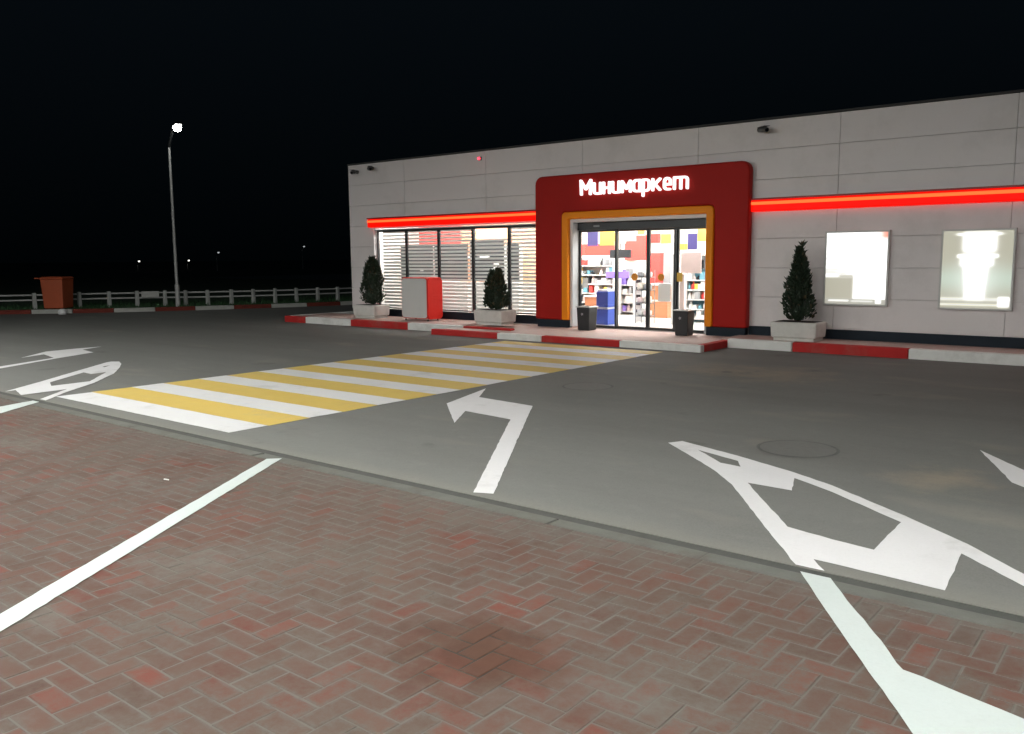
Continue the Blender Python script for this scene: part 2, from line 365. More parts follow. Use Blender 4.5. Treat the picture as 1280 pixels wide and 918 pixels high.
# painted markings
def mark(name, outer, holes=(), m='mark_white', label=None, z=.004, parent=road):
    def rag(loop):
        out = []
        for a, b in zip(loop, list(loop[1:]) + [loop[0]]):
            ln = math.hypot(b[0] - a[0], b[1] - a[1]); k = max(1, int(ln / .07))
            for i in range(k):
                t = i / k; j = .0018 if i else .0005
                out.append((a[0] + (b[0] - a[0]) * t + RNG.normal(0, j), a[1] + (b[1] - a[1]) * t + RNG.normal(0, j)))
        return out
    o = sheet(MB(), rag(outer), [rag(h) for h in holes], z).build(name, M[m], parent)
    if label: o['label'] = label
    return o
mark('turn_arrow', [(-6.416, 6.851), (-6.773, 7.944), (-6.406, 7.388), (-5.551, 7.281), (-3.661, 4.357), (-3.793, 4.30), (-5.258, 6.533), (-5.933, 6.62), (-5.585, 6.068)], label='white painted arrow bending left beside the striped crossing')
mark('outlined_arrow', [(-3.488, 6.496), (-3.425, 6.631), (-2.82, 6.402), (-2.241, 6.133), (-1.911, 5.942), (-1.318, 5.495), (-0.905, 5.153), (-0.59, 4.826), (-.36, 4.60), (-.33, 4.42), (-0.564, 4.642), (-0.9, 4.966), (-0.852, 4.356), (-1.399, 4.4), (-1.496, 4.403), (-1.392, 4.268), (-1.541, 4.268), (-1.819, 4.64), (-1.914, 4.769), (-2.18, 5.143), (-2.475, 5.548), (-2.708, 5.802), (-2.95, 6.03)],
     [[(-3.162, 6.403), (-2.816, 6.094), (-2.64, 6.066), (-2.733, 6.229)], [(-2.407, 5.658), (-1.811, 4.857), (-1.526, 4.784), (-1.289, 4.746), (-1.304, 5.348), (-1.854, 5.772), (-2.191, 5.981), (-2.083, 5.646)]], label='large outlined white marking with two openings, its tail crossing the drain')
mark('white_arrow_tip', [(-1.322, 7.762), (-0.928, 7.215), (-.50, 6.75), (-.42, 6.26), (-0.851, 6.672), (-0.938, 6.765)], label='pointed white marking cut by the photo edge')
mark('turn_arrow', [(-13.2, 3.85 + .5), (-14.007, 5.187), (-14.649, 6.254), (-15.1, 7.114), (-15.72, 7.213), (-15.99, 7.687), (-16.035, 7.264), (-15.961, 6.681), (-15.274, 5.988), (-15.498, 6.45), (-14.815, 6.318), (-14.286, 5.293), (-13.55, 4.35)], label='far white turn arrow in front of the orange bin')
mark('outlined_arrow', [(-11.431, 4.268), (-12.005, 4.943), (-12.72, 5.74), (-13.4, 6.506), (-13.44, 6.60), (-13.336, 6.676), (-13.0, 6.54), (-12.607, 6.314), (-11.977, 5.909), (-11.268, 5.287), (-10.75, 4.695), (-10.30, 4.268), (-10.454, 4.268), (-11.002, 4.82), (-10.963, 4.268), (-11.449, 4.397)],
     [[(-11.809, 4.965), (-11.448, 4.823), (-11.465, 5.326), (-12.219, 5.916), (-12.193, 5.686), (-12.457, 5.707)], [(-12.895, 6.193), (-12.981, 6.356), (-12.801, 6.179)]], label='long rounded white marking beside the near end of the crossing', z=.008)
cross = bpy.data.objects.new('striped_crossing', None); COL.objects.link(cross); cross.parent = road
Y0, PER, WID = 4.475, .925, .425
for k in range(9):
    a = Y0 + k * PER
    for (u, v, m) in ((a, a + WID, 'mark_white'), (a + WID + .001, a + PER - .001, 'mark_yellow')):
        if u > 12.75: continue
        v = min(v, 12.74)
        xl = lambda y: -10.53 + (y - 4.5) * .018
        j = lambda: RNG.uniform(-.012, .012)
        mark('stripe', [(xl(u) + j(), u), (-6.95 + j(), u), (-6.95 + j(), v), (xl(v) + j(), v)], m=m, parent=cross)

# ------------------------------------------------------------------ brick paving (90 degree herringbone, 200 x 100 mm)
pav = structure('brick_pavement')
MB().box(-70, 40, -30, Y_ED - .008, -.09, -.0034).build('joint_bed', M['joint'], pav)
P_ = .103; X0, X1, YB = -20.0, 8.0, -6.0
cells = []
for row in range(int(YB / P_) - 2, int(Y_ED / P_) + 3):
    for kk in range(int((X0) / P_ / 4) - 20, int(X1 / P_ / 4) + 20):
        bx = -row + 4 * kk           # X-brick on this row
        cells.append((bx, row, 0)); cells.append((bx + 2, row, 1))
bricks = []
for (cx, cy, o) in cells:
    x0, y0 = cx * P_, cy * P_ - .02
    x1, y1 = x0 + P_ * (2 if o == 0 else 1), y0 + P_ * (1 if o == 0 else 2)
    if x1 < X0 or x0 > X1 or y1 < YB: continue
    g = .0035
    x0 += g; y0 += g; x1 -= g; y1 -= g
    y1 = min(y1, Y_ED - .010)
    if y1 - y0 < .025: continue
    bricks.append((x0, y0, x1, y1, o))
B = np.array(bricks)
cx, cy = (B[:, 0] + B[:, 2]) / 2, (B[:, 1] + B[:, 3]) / 2
w = cx * F_.x + cy * F_.y - CAM_H * F_.z
px = 640 + FPX * (cx * R_.x + cy * R_.y - CAM_H * R_.z) / w; py = 459 - FPX * (cx * U_.x + cy * U_.y - CAM_H * U_.z) / w
inview = (w > .3) & (px > -10) & (px < 1290) & (py > 0) & (py < 930)
full = (np.abs((B[:, 2] - B[:, 0]) * (B[:, 3] - B[:, 1]) - (P_ - .007) * (2 * P_ - .007)) < 1e-6)
order = np.argsort(np.where(inview & full, w, 1e9))[:300]
single = np.zeros(len(B), bool); single[order] = True
n = len(B)
pick = RNG.random(n)
palette = np.array([(.106, .042, .031), (.112, .048, .036), (.098, .046, .036), (.104, .052, .040), (.140, .036, .025), (.088, .046, .036)])
colr = palette[(pick * len(palette)).astype(int) % len(palette)] * RNG.uniform(.82, 1.14, (n, 1))
def brick_verts(x0, y0, x1, y1, z, bv=.004, dz=.0016):
    return [(x0, y0, z - .03), (x1, y0, z - .03), (x1, y1, z - .03), (x0, y1, z - .03), (x0, y0, z - dz), (x1, y0, z - dz), (x1, y1, z - dz), (x0, y1, z - dz),
            (x0 + bv, y0 + bv, z), (x1 - bv, y0 + bv, z), (x1 - bv, y1 - bv, z), (x0 + bv, y1 - bv, z)]
BF = [(8, 9, 10, 11), (4, 5, 9, 8), (5, 6, 10, 9), (6, 7, 11, 10), (7, 4, 8, 11), (0, 1, 5, 4), (1, 2, 6, 5), (2, 3, 7, 6), (3, 0, 4, 7)]
def uv_of(ori, x0, y0, x1, y1, vs):
    out = []
    for f in BF:
        for i in f:
            a, b = (vs[i][0] - x0) / (x1 - x0), (vs[i][1] - y0) / (y1 - y0)
            out += [a, b] if ori == 0 else [b, a]
    return out
templ = {}
for ori in (0, 1):
    for k in range(4):
        hx, hy = (P_ * (2 if ori == 0 else 1) - .007) / 2, (P_ * (1 if ori == 0 else 2) - .007) / 2
        vs = brick_verts(-hx, -hy, hx, hy, 0, [.003, .004, .005, .004][k])
        for i in range(4, 12): vs[i] = (vs[i][0] + RNG.uniform(-.0012, .0012), vs[i][1] + RNG.uniform(-.0012, .0012), vs[i][2] + RNG.uniform(-.0008, .0008))
        me = bpy.data.meshes.new('brick'); me.from_pydata(vs, [], BF); me.update()
        me.materials.append(M['brick_one']); ul = me.uv_layers.new(name='UVMap'); ul.data.foreach_set('uv', uv_of(ori, -hx, -hy, hx, hy, vs)); templ[ori, k] = me
V, FA, UVS, CC = [], [], [], []
for i in range(n):
    x0, y0, x1, y1, ori = B[i]; ori = int(ori); z = -.001 + RNG.uniform(-.0012, .0010)
    if single[i]:
        o = bpy.data.objects.new('brick', templ[ori, int(RNG.integers(4))]); COL.objects.link(o); o.parent = pav
        o.location = ((x0 + x1) / 2, (y0 + y1) / 2, z); o.rotation_euler = (RNG.uniform(-.006, .006), RNG.uniform(-.006, .006), RNG.uniform(-.008, .008)); o.color = (*colr[i], 1)
    else:
        b0 = len(V); vs = brick_verts(x0, y0, x1, y1, z); V += vs; FA += [tuple(b0 + q for q in f) for f in BF]; UVS += uv_of(ori, x0, y0, x1, y1, vs); CC.append(colr[i])
me = bpy.data.meshes.new('brick_field'); me.from_pydata(V, [], FA); me.update(); me.materials.append(M['brick_many'])
me.uv_layers.new(name='UVMap').data.foreach_set('uv', UVS)
ca = me.attributes.new('brick_colour', 'FLOAT_COLOR', 'FACE')
ca.data.foreach_set('color', np.repeat(np.hstack([np.array(CC), np.ones((len(CC), 1))]), 9, axis=0).ravel())
bo = bpy.data.objects.new('brick_field', me); COL.objects.link(bo); bo.parent = pav; bo['kind'] = 'stuff'
# paint over the bricks
mark('parking_line', [(-5.785, 4.05), (-5.70, 4.135), (-4.452, 2.151), (-3.969, 1.381), (-3.18, .12), (-3.34, .12), (-4.175, 1.459), (-4.555, 2.072)], m='mark_white_fresh', label='straight white line painted over the bricks', parent=pav)
mark('outlined_arrow', [(-1.488, 4.186), (-1.182, 3.723), (-0.649, 2.943), (-.25, 2.36), (.55, 2.55), (.20, 3.085), (-0.37, 3.272), (-0.508, 3.314), (-0.795, 3.398), (-.83, 3.44), (-0.935, 3.61), (-1.183, 3.955), (-1.335, 4.186)], m='mark_white_fresh', label='bent white band painted over the bricks near the camera', parent=pav)
mark('outlined_arrow', [(-10.443, 4.186), (-10.304, 3.783), (-10.05, 3.2), (-9.60, 3.05), (-9.839, 3.607), (-10.28, 4.186)], m='mark_white_fresh', label='white band tail on the bricks at the far end of the drain', parent=pav)

# ------------------------------------------------------------------ shop pavement and kerbs
shop_pav = structure('shop_pavement')
MB().box(-18.2, -12.45, 13.72, 15.0, -.09, .150).build('paved_strip', M['paver'], shop_pav)
MB().box(-12.449, -6.56, 13.16, 15.05, -.09, .112).build('paved_landing', M['paver'], shop_pav)
MB().box(-6.558, 12, 14.16, 15.0, -.09, .150).build('paved_strip', M['paver'], shop_pav)
kerb = structure('kerb')
def kstone(x0, x1, y0, y1, h, m):
    MB().box(x0 + .004, x1 - .004, y0, y1, -.09, h).build('kerb_stone', M[m], kerb, .018)
for x0, x1, m in ((-18.35, -17.5, 'kerb_red'), (-17.5, -15.8, 'kerb_white'), (-15.8, -13.87, 'kerb_red'), (-13.87, -12.2, 'kerb_white'), (-12.2, -10.9, 'kerb_red')):
    kstone(x0, x1, 13.57, 13.72, .156, m)
for y in (13.72, 14.7, 15.9, 17.2, 18.6):
    MB().box(-18.35, -18.2, y + .003, y + 1.1, -.09, .155).build('kerb_stone', M['kerb_white' if int(y * 2) % 2 else 'kerb_red'], kerb, .018)
for x0, x1, m in ((-12.6, -10.8, 'kerb_red'), (-10.8, -9.71, 'kerb_white'), (-9.71, -7.99, 'kerb_red'), (-7.99, -6.41, 'kerb_white')):
    kstone(x0, x1, 13.01, 13.16, .117, m)
MB().box(-6.558, -6.41, 13.164, 14.155, -.09, .119).build('kerb_stone', M['kerb_red'], kerb, .018)
for x0, x1, m in ((-6.405, -5.25, 'kerb_white'), (-5.25, -3.44, 'kerb_red'), (-3.44, -1.55, 'kerb_white'), (-1.55, .4, 'kerb_red'), (.4, 2.3, 'kerb_white'), (2.3, 4.2, 'kerb_red'), (4.2, 12, 'kerb_white')):
    kstone(x0, x1, 14.01, 14.16, .157, m)

# far kerb, lawn and low fence
KP = [(-36.5, 1.5), (-33.0, 5.2), (-30.2, 8.4), (-28.15, 11.0), (-26.5, 12.75), (-25.35, 14.5), (-24.55, 16.0), (-23.9, 17.4), (-23.35, 18.8), (-22.9, 20.2), (-22.6, 22.0), (-22.5, 26), (-22.5, 40)]
def along(P, step):
    out = []
    for a, b in zip(P[:-1], P[1:]):
        a, b = Vector(a), Vector(b); k = max(1, int((b - a).length / step))
        out += [a + (b - a) * i / k for i in range(k)]
    return out + [Vector(P[-1])]
fine_k = along(KP, .5); flags = 0
dist = 0; seg = 1.15
acc = [fine_k[0]]; col = 0
stones = []
cur = fine_k[0]; total = 0
cum = [0]
for a, b in zip(fine_k[:-1], fine_k[1:]): cum.append(cum[-1] + (b - a).length)
def at_d(d, P=fine_k, C=cum):
    for i in range(len(C) - 1):
        if C[i + 1] >= d: return P[i] + (P[i + 1] - P[i]) * ((d - C[i]) / (C[i + 1] - C[i]))
    return P[-1]
d = 0; k = 0
while d < cum[-1] - 1.2:
    a, b = at_d(d + .006), at_d(d + 1.18); t = (b - a).normalized(); nrm = Vector((-t.y, t.x))
    q = [a, b, b + nrm * .15, a + nrm * .15]
    MB().prism_z([(p.x, p.y) for p in q], -.09, .125).build('kerb_stone', M['dim_kerb_white' if k % 2 else 'dim_kerb_red'], kerb, .015)
    d += 1.19; k += 1
lawn_poly = [(p.x - .13, p.y + .10) for p in fine_k] + [(-300, 40), (-300, 1.5)]
flat('lawn', sheet(MB(), lawn_poly, z=.095), M['lawn'])
gb = MB()
for i in range(5200):
    dd = RNG.uniform(6, cum[-1] - 12); p = at_d(dd); t = at_d(dd + .1) - p; t.normalize(); nrm = Vector((-t.y, t.x)); p = p + nrm * (.2 + abs(RNG.normal(0, 1.6)))
    h = RNG.uniform(.05, .14); a = RNG.uniform(0, 2 * PI); dx, dy = math.cos(a) * .02, math.sin(a) * .02; lx, ly = RNG.normal(0, .04, 2)
    gb.add([(p.x - dx, p.y - dy, .09), (p.x + dx, p.y + dy, .09), (p.x + lx, p.y + ly, .09 + h)], [(0, 1, 2)])
go = gb.build('grass', M['grass']); go['kind'] = 'stuff'

fen = thing('low_fence', 'low pale post and double rail fence along the dark lawn', 'fence')
FP = [(-35.6, 2.9), (-34.6, 4.1), (-33.5, 5.5), (-32.5, 6.8), (-31.5, 8.1), (-30.5, 9.4), (-29.6, 10.7), (-28.85, 11.85), (-28.30, 13.0), (-27.85, 13.75), (-27.38, 14.45), (-26.88, 15.15), (-26.3, 15.55), (-25.80, 16.05), (-25.45, 16.72), (-25.12, 17.35), (-24.80, 18.0), (-24.55, 18.70), (-24.33, 19.45), (-24.15, 20.2), (-24.05, 21.1), (-24.0, 22.0), (-24, 23), (-24, 24), (-24, 25), (-24, 26), (-24, 27)]
for i, (x, y) in enumerate(FP):
    MB().frustum(x, y, .115, .115, .095, .095, .05, .60).build('post', M['fence'], fen, .015)
    if i:
        a, b = Vector((*FP[i - 1], 0)), Vector((x, y, 0)); t = (b - a).normalized()
        for z in (.53, .37):
            MB().tube([a + t * .07 + Vector((0, 0, z)), b - t * .07 + Vector((0, 0, z))], .026, 8).build('rail', M['fence'], fen, smooth=False)
pl = MB().box(-.27, .27, -.012, .012, -.10, .10).build('fence_plate', M['plate'], None, .01)
a, b = Vector(FP[10]), Vector(FP[11]); mid = (a + b) / 2; t = (b - a)
pl.location = (mid.x + .065, mid.y - .06, .48); pl.rotation_euler = (0, 0, math.atan2(t.y, t.x)); tag(pl, 'small blank grey plate fixed to the low fence left of the lamp post', 'plate')

# ------------------------------------------------------------------ the shop
shop = thing('shop_building', 'single storey white panelled filling station shop with red light bands', 'building')
YF = 15.0; XL, XR = -17.36, 8.0; ZT = 3.965
rows = [.315, .85, 1.37, 1.89, 2.41, 2.93, 3.45, 3.96]
cols = [-17.36, -15.32, -12.72, -10.12, -7.52, -4.92, -2.32, .28, 2.88, 5.48, 8.0]
WX0, WX1, WZ0, WZ1 = -16.46, -11.16, .335, 2.30     # long window
def panel(x0, x1, z0, z1):
    g = .0026
    o = RNG.uniform(-.0015, .0015)
    MB().box(x0 + g, x1 - g, YF + o, YF + .06, z0 + g, z1 - g).build('wall_panel', M['white_panel'], shop, .004, segs=1)
for r in range(7):
    z0, z1 = rows[r], rows[r + 1]
    for c in range(10):
        x0, x1 = cols[c], cols[c + 1]
        segs = [(x0, x1)]
        if z1 < 2.42:
            ns = []
            for a, b in segs:
                for lo, hi in ((XL, WX0), (-6.9, XR)):
                    u, v = max(a, lo), min(b, hi)
                    if v - u > .05: ns.append((u, v))
            segs = ns
        for a, b in segs: panel(a, b, z0, z1)
panel(WX0 + .01, WX1 - .01, WZ1 + .03, 2.41)
# the carcass behind the panels
MB().box(XL, WX0 - .002, YF + .065, YF + .20, .10, ZT - .01).build('wall', M['seam'], shop)
MB().box(WX0, -6.902, YF + .065, YF + .20, 2.425, ZT - .012).build('wall', M['seam'], shop)
MB().box(-6.9, XR, YF + .065, YF + .20, .10, ZT - .01).build('wall', M['seam'], shop)
MB().box(XL, XL + .2, YF + .21, 24, .0, ZT - .01).build('side_wall', M['white_panel'], shop)
MB().box(XR - .2, XR, YF + .21, 24, .0, ZT - .01).build('side_wall', M['white_panel'], shop)
MB().box(XL, XR, 24.005, 24.2, .0, ZT - .01).build('rear_wall', M['white_panel'], shop)
MB().box(XL - .02, XR + .02, YF - .02, 24.22, ZT, ZT + .035).build('roof', M['roof'], shop, .005)
MB().box(XL + .01, WX0, YF + .012, YF + .06, .14, .31).build('plinth', M['plinth'], shop)
MB().box(WX0 + .002, -11.20, YF + .012, YF + .06, .14, WZ0 - .006).build('plinth', M['plinth'], shop)
MB().box(-6.44, XR, YF + .012, YF + .06, .14, .31).build('plinth', M['plinth'], shop)
# interior shell
MB().box(XL + .21, XR - .21, YF + .21, 21.0, .05, .145).build('shop_floor', M['inside_floor'], shop)
MB().box(XL + .21, XR - .21, YF + .21, 21.0, 2.86, 2.92).build('ceiling', M['ceiling'], shop)
MB().box(XL + .21, XR - .21, 20.9, 20.98, .146, 2.858).build('back_wall', M['inside_wall'], shop)
MB().box(XL + .205, XL + .25, YF + .30, 20.89, .146, 2.858).build('inner_wall', M['inside_wall'], shop)
MB().box(-3.4, -3.3, YF + .30, 20.89, .146, 2.858).build('inner_wall', M['inside_wall'], shop)
for x in (-16.2, -14.8, -13.4, -12.0, -10.2, -8.4, -6.6, -4.6):
    for y in (15.85, 17.6, 19.6):
        MB().box(x - .6, x + .6, y - .15, y + .15, 2.80, 2.858).build('ceiling_lamp', M['store_lamp'], shop)
# red light bands
def band(x0, x1):
    o = MB().box(x0, x1, YF - .085, YF - .006, 2.372, 2.572).build('light_band', M['strip_red'], shop, .02)
    MB().box(x0, x1, YF - .10, YF - .006, 2.576, 2.606).build('band_lip', M['strip_lip'], o)
    MB().tube([(x0 + .02, YF - .084, 2.515), (x1 - .02, YF - .084, 2.515)], [.028, .028], 10).build('led_line', M['strip_led'], o)
band(-16.60, -11.22); band(-6.43, XR)
# long window: five lights
ZW = YF + .12
mull = [-16.44, -15.40, -14.31, -13.22, -12.15, -11.16]
for i in range(5):
    a, b = mull[i], mull[i + 1]
    w_ = MB()
    fr = .035
    w_.box(a, a + fr, ZW - .03, ZW + .03, WZ0, WZ1).box(b - fr, b - .001, ZW - .03, ZW + .03, WZ0, WZ1).box(a + fr, b - fr, ZW - .029, ZW + .029, WZ1 - .05, WZ1).box(a + fr, b - fr, ZW - .029, ZW + .029, WZ0, WZ0 + .03)
    win = w_.build('window', M['alu_dark'], shop)
    MB().box(a + fr, b - fr, ZW + .004, ZW + .010, WZ0 + .03, WZ1 - .05).build('pane', M['glass'], win)
    z = WZ0 + .05; k = 0
    while z < WZ1 - .08:
        x0, x1 = a + fr + .002, b - fr - .002
        hgt = .050
        if z < .95: hgt = .056
        zz = z
        if not (i == 3 and zz > 2.03):
            if i == 0: x0 += .13
            MB().box(x0, x1, ZW + .0125, ZW + .0140, zz, zz + hgt).build('film_stripe', M['film'], win)
        z += .083; k += 1
MB().box(WX0 - .003, WX1, YF + .058, ZW + .03, WZ1 + .001, WZ1 + .025).build('window_head', M['reveal'], shop)
MB().box(WX0 - .022, WX0 - .004, YF + .005, ZW + .03, WZ0, WZ1).build('window_reveal', M['reveal'], shop)
# entrance portal
def arch(x0, x1, zb, zt, r, ix0, ix1, izt, ir, n=6):
    pts = [(x0, zb), (ix0, zb)]
    pts += [(ix0 + ir - ir * math.cos(t), izt - ir + ir * math.sin(t)) for t in np.linspace(0, PI / 2, n)]
    pts += [(ix1 - ir + ir * math.sin(t), izt - ir + ir * math.cos(t)) for t in np.linspace(0, PI / 2, n)]
    pts += [(ix1, zb), (x1, zb)]
    pts += [(x1 - r + r * math.cos(t), zt - r + r * math.sin(t)) for t in np.linspace(0, PI / 2, n)]
    pts += [(x0 + r - r * math.sin(t), zt - r + r * math.cos(t)) for t in np.linspace(0, PI / 2, n)]
    return pts
YP = 14.82
MB().prism_y(arch(-11.21, -6.42, .275, 3.275, .17, -10.505, -7.085, 2.515, .10), YP, YF - .003).build('entrance_portal', M['portal_red'], shop, .035, segs=3)
portal = shop.children[-1]
MB().prism_y(arch(-10.503, -7.087, .275, 2.513, .098, -10.345, -7.235, 2.37, .03), YP - .03, YF + .02).build('orange_surround', M['portal_orange'], portal, .045, segs=4)
MB().prism_y(arch(-10.343, -7.237, .14, 2.368, .028, -10.275, -7.275, 2.30, .01), YP + .06, YF + .20).build('white_reveal', M['reveal'], portal, .006)
for x0, x1 in ((-11.18, -10.36), (-7.22, -6.45)):
    MB().box(x0, x1, YP + .035, YF - .002, .105, .272).build('portal_plinth', M['plinth'], portal, .01)
# automatic door
YD = YF + .10
dh = MB().box(-10.27, -7.28, YD - .05, YD + .16, 2.14, 2.295).build('door_header', M['alu_dark'], shop, .005)
MB().box(-9.86, -9.72, YD - .075, YD - .052, 2.20, 2.235).build('door_sensor', M['alu_grey'], dh, .006)
for i, (a, b, dy) in enumerate(((-10.27, -9.34, 0), (-9.40, -8.645, .06), (-8.655, -7.97, .06), (-8.05, -7.28, 0))):
    s = .045; y0 = YD + dy
    d_ = MB().box(a, a + s, y0, y0 + .045, .125, 2.138).box(b - s, b - .001, y0, y0 + .045, .125, 2.138).box(a + s, b - s, y0 + .001, y0 + .044, .125, .175).box(a + s, b - s, y0 + .001, y0 + .044, 2.10, 2.138)
    door = d_.build('sliding_door' if dy else 'door_sidelight', M['alu_dark'], shop)
    MB().box(a + s, b - s, y0 + .018, y0 + .026, .175, 2.10).build('pane', M['glass'], door)
    if dy:
        xc = (a + b) / 2 + (.06 if i == 1 else -.05)
        MB().prism_y([(xc + .075 * math.cos(t), 1.18 + .075 * math.sin(t)) for t in np.linspace(0, 2 * PI, 25)[:-1]], y0 + .0135, y0 + .0165).build('round_sticker', M['orange_dot'], door)
    if i == 2:
        MB().box(-8.42, -8.14, y0 + .0135, y0 + .0165, .70, 1.06).build('notice', M['film'], door)
    if i == 0: MB().box(-10.19, -10.05, y0 + .0135, y0 + .0165, .95, 1.15).build('notice', M['film'], door)
    if i == 3: MB().box(-7.98, -7.86, y0 + .0135, y0 + .0165, 1.1, 1.27).build('notice', M['good_yellow'], door)

# ------------------------------------------------------------------ illuminated sign letters
sign = thing('illuminated_sign', 'glowing white letters reading Минимаркет on the red entrance portal', 'sign')
SW = .043
def arc(cx, cz, rx, rz, a0, a1, n=10): return [(cx + rx * math.cos(math.radians(t)), cz + rz * math.sin(math.radians(t))) for t in np.linspace(a0, a1, n)]
H_, h_ = .275, .205
def glyph(ch, w):
    if ch == 'М': return [[(.012, 0), (0, H_)], [(0, H_), (w / 2, .10)], [(w / 2, .10), (w, H_)], [(w, H_), (w - .012, 0)]]
    if ch == 'и': return [[(0, h_), (0, .05)] + arc(.055, .055, .055, .055, 180, 270) + [(w - .03, 0)], [(w, h_), (w, 0)]]
    if ch == 'н': return [[(0, h_), (0, 0)], [(w, h_), (w, 0)], [(0, h_ * .5), (w, h_ * .5)]]
    if ch == 'м': return [[(0, 0), (0, h_)], [(0, h_), (w / 2, .06)], [(w / 2, .06), (w, h_)], [(w, h_), (w, 0)]]
    if ch == 'а': return [[(w, h_), (w, 0)], [(w, h_)] + [(.06, h_)] + arc(.06, h_ - .06, .06, .06, 90, 180)[1:] + arc(.06, .06, .06, .06, 180, 270) + [(w, 0)]]
    if ch == 'р': return [[(0, h_), (0, -.095)], [(0, h_), (w - .06, h_)] + arc(w - .06, h_ - .06, .06, .06, 90, 0)[1:] + arc(w - .06, .06, .06, .06, 0, -90) + [(0, 0)]]
    if ch == 'к': return [[(0, h_), (0, 0)], [(w, h_), (.03, h_ * .5)], [(.05, h_ * .52), (w, 0)]]
    if ch == 'е': return [[(w - .01, .0), (.06, 0)] + arc(.06, .06, .06, .06, 270, 180)[1:] + arc(.06, h_ - .06, .06, .06, 180, 90) + arc(w - .06, h_ - .06, .06, .06, 90, 0) + [(w, .092), (.01, .092)]]
    if ch == 'т': return [[(0, 0), (0, h_)], [(0, h_), (w - .05, h_)] + arc(w - .05, h_ - .05, .05, .05, 90, 0)[1:] + [(w, 0)], [(w / 2, 0), (w / 2, h_)]]
def stroke_prism(mb, pl_, y, depth):
    # one stroke as a ribbon of constant width with round ends
    P = [Vector(p) for p in pl_]; Lf, Rt = [], []
    for i, p in enumerate(P):
        d0 = (P[i] - P[i - 1]).normalized() if i else (P[1] - P[0]).normalized()
        d1 = (P[i + 1] - P[i]).normalized() if i < len(P) - 1 else d0
        t = (d0 + d1); t = t.normalized() if t.length > 1e-6 else d0
        nrm = Vector((-t.y, t.x)); kk = min(1.4, 1 / max(.5, nrm.dot(Vector((-d0.y, d0.x)))))
        Lf.append(p + nrm * (SW / 2 * kk)); Rt.append(p - nrm * (SW / 2 * kk))
    def cap(p, frm, to):
        a0 = math.atan2((frm - p).y, (frm - p).x); return [p + Vector((math.cos(a0 - q), math.sin(a0 - q))) * SW / 2 for q in np.linspace(0, PI, 7)[1:-1]]
    poly = Lf + cap(P[-1], Lf[-1], Rt[-1]) + Rt[::-1] + cap(P[0], Rt[0], Lf[0])
    mb.prism_y([(p.x, p.y) for p in poly][::-1], y, y + depth)
ZB = 2.83
spec = [('М', -10.005, -9.765), ('и', -9.685, -9.535), ('н', -9.46, -9.325), ('и', -9.25, -9.105), ('м', -9.03, -8.845), ('а', -8.775, -8.635), ('р', -8.56, -8.43), ('к', -8.35, -8.195), ('е', -8.10, -7.975), ('т', -7.89, -7.62)]
for ch, x0, x1 in spec:
    mb = MB()
    for si, st in enumerate(glyph(ch, x1 - x0)):
        stroke_prism(mb, [(x0 + p[0], ZB + .02 + p[1]) for p in st], YP - .062 - si * .0015, .055 + si * .0015)
    o = mb.build('letter', [M['letter']], sign)
    back = MB().box(x0, x0 + .03, YP - .0065, YP - .0005, ZB + .08, ZB + .12).build('standoff', M['alu_grey'], o)

# ------------------------------------------------------------------ light boxes
def poster(name, label, x0, x1, z0, z1, fn):
    t = thing(name, label, 'light box', ((x0 + x1) / 2, YF, z0))
    cx_, hw = 0, (x1 - x0) / 2; hh = z1 - z0; f = .03
    MB().box(-hw, -hw + f, -.075, -.002, 0, hh).box(hw - f, hw, -.075, -.002, 0, hh).box(-hw + f, hw - f, -.0745, -.002, 0, f).box(-hw + f, hw - f, -.0745, -.002, hh - f, hh).build('frame', M['board_grey'], t)
    nx, nz = 72, 88
    xs = np.linspace(-hw + f, hw - f, nx + 1); zs = np.linspace(f, hh - f, nz + 1)
    v = [(x, -.066, z) for z in zs for x in xs]; fc = [(j * (nx + 1) + i, j * (nx + 1) + i + 1, (j + 1) * (nx + 1) + i + 1, (j + 1) * (nx + 1) + i) for j in range(nz) for i in range(nx)]
    mb = MB(); mb.add(v, fc); m = bpy.data.materials.new(name + '_print'); m.use_nodes = True; nt = m.node_tree; b = nt.nodes['Principled BSDF']
    at = N(nt, 'ShaderNodeAttribute', attribute_name='print'); L(nt, at.outputs['Color'], b.inputs['Emission Color']); b.inputs['Emission Strength'].default_value = 1.0
    b.inputs['Base Color'].default_value = (.3, .3, .3, 1); b.inputs['Roughness'].default_value = .25
    o = mb.build('printed_face', m, t)
    ca = o.data.attributes.new('print', 'FLOAT_COLOR', 'POINT')
    gx, gz = np.meshgrid(np.linspace(0, 1, nx + 1), np.linspace(0, 1, nz + 1))
    rgb = fn(gx, 1 - gz); ca.data.foreach_set('color', np.concatenate([rgb, np.ones(rgb.shape[:2] + (1,))], 2).ravel())
    return t
def soft(x, a, b, s=.02): return 1 / (1 + np.exp(-(x - a) / s)) * 1 / (1 + np.exp((x - b) / s))
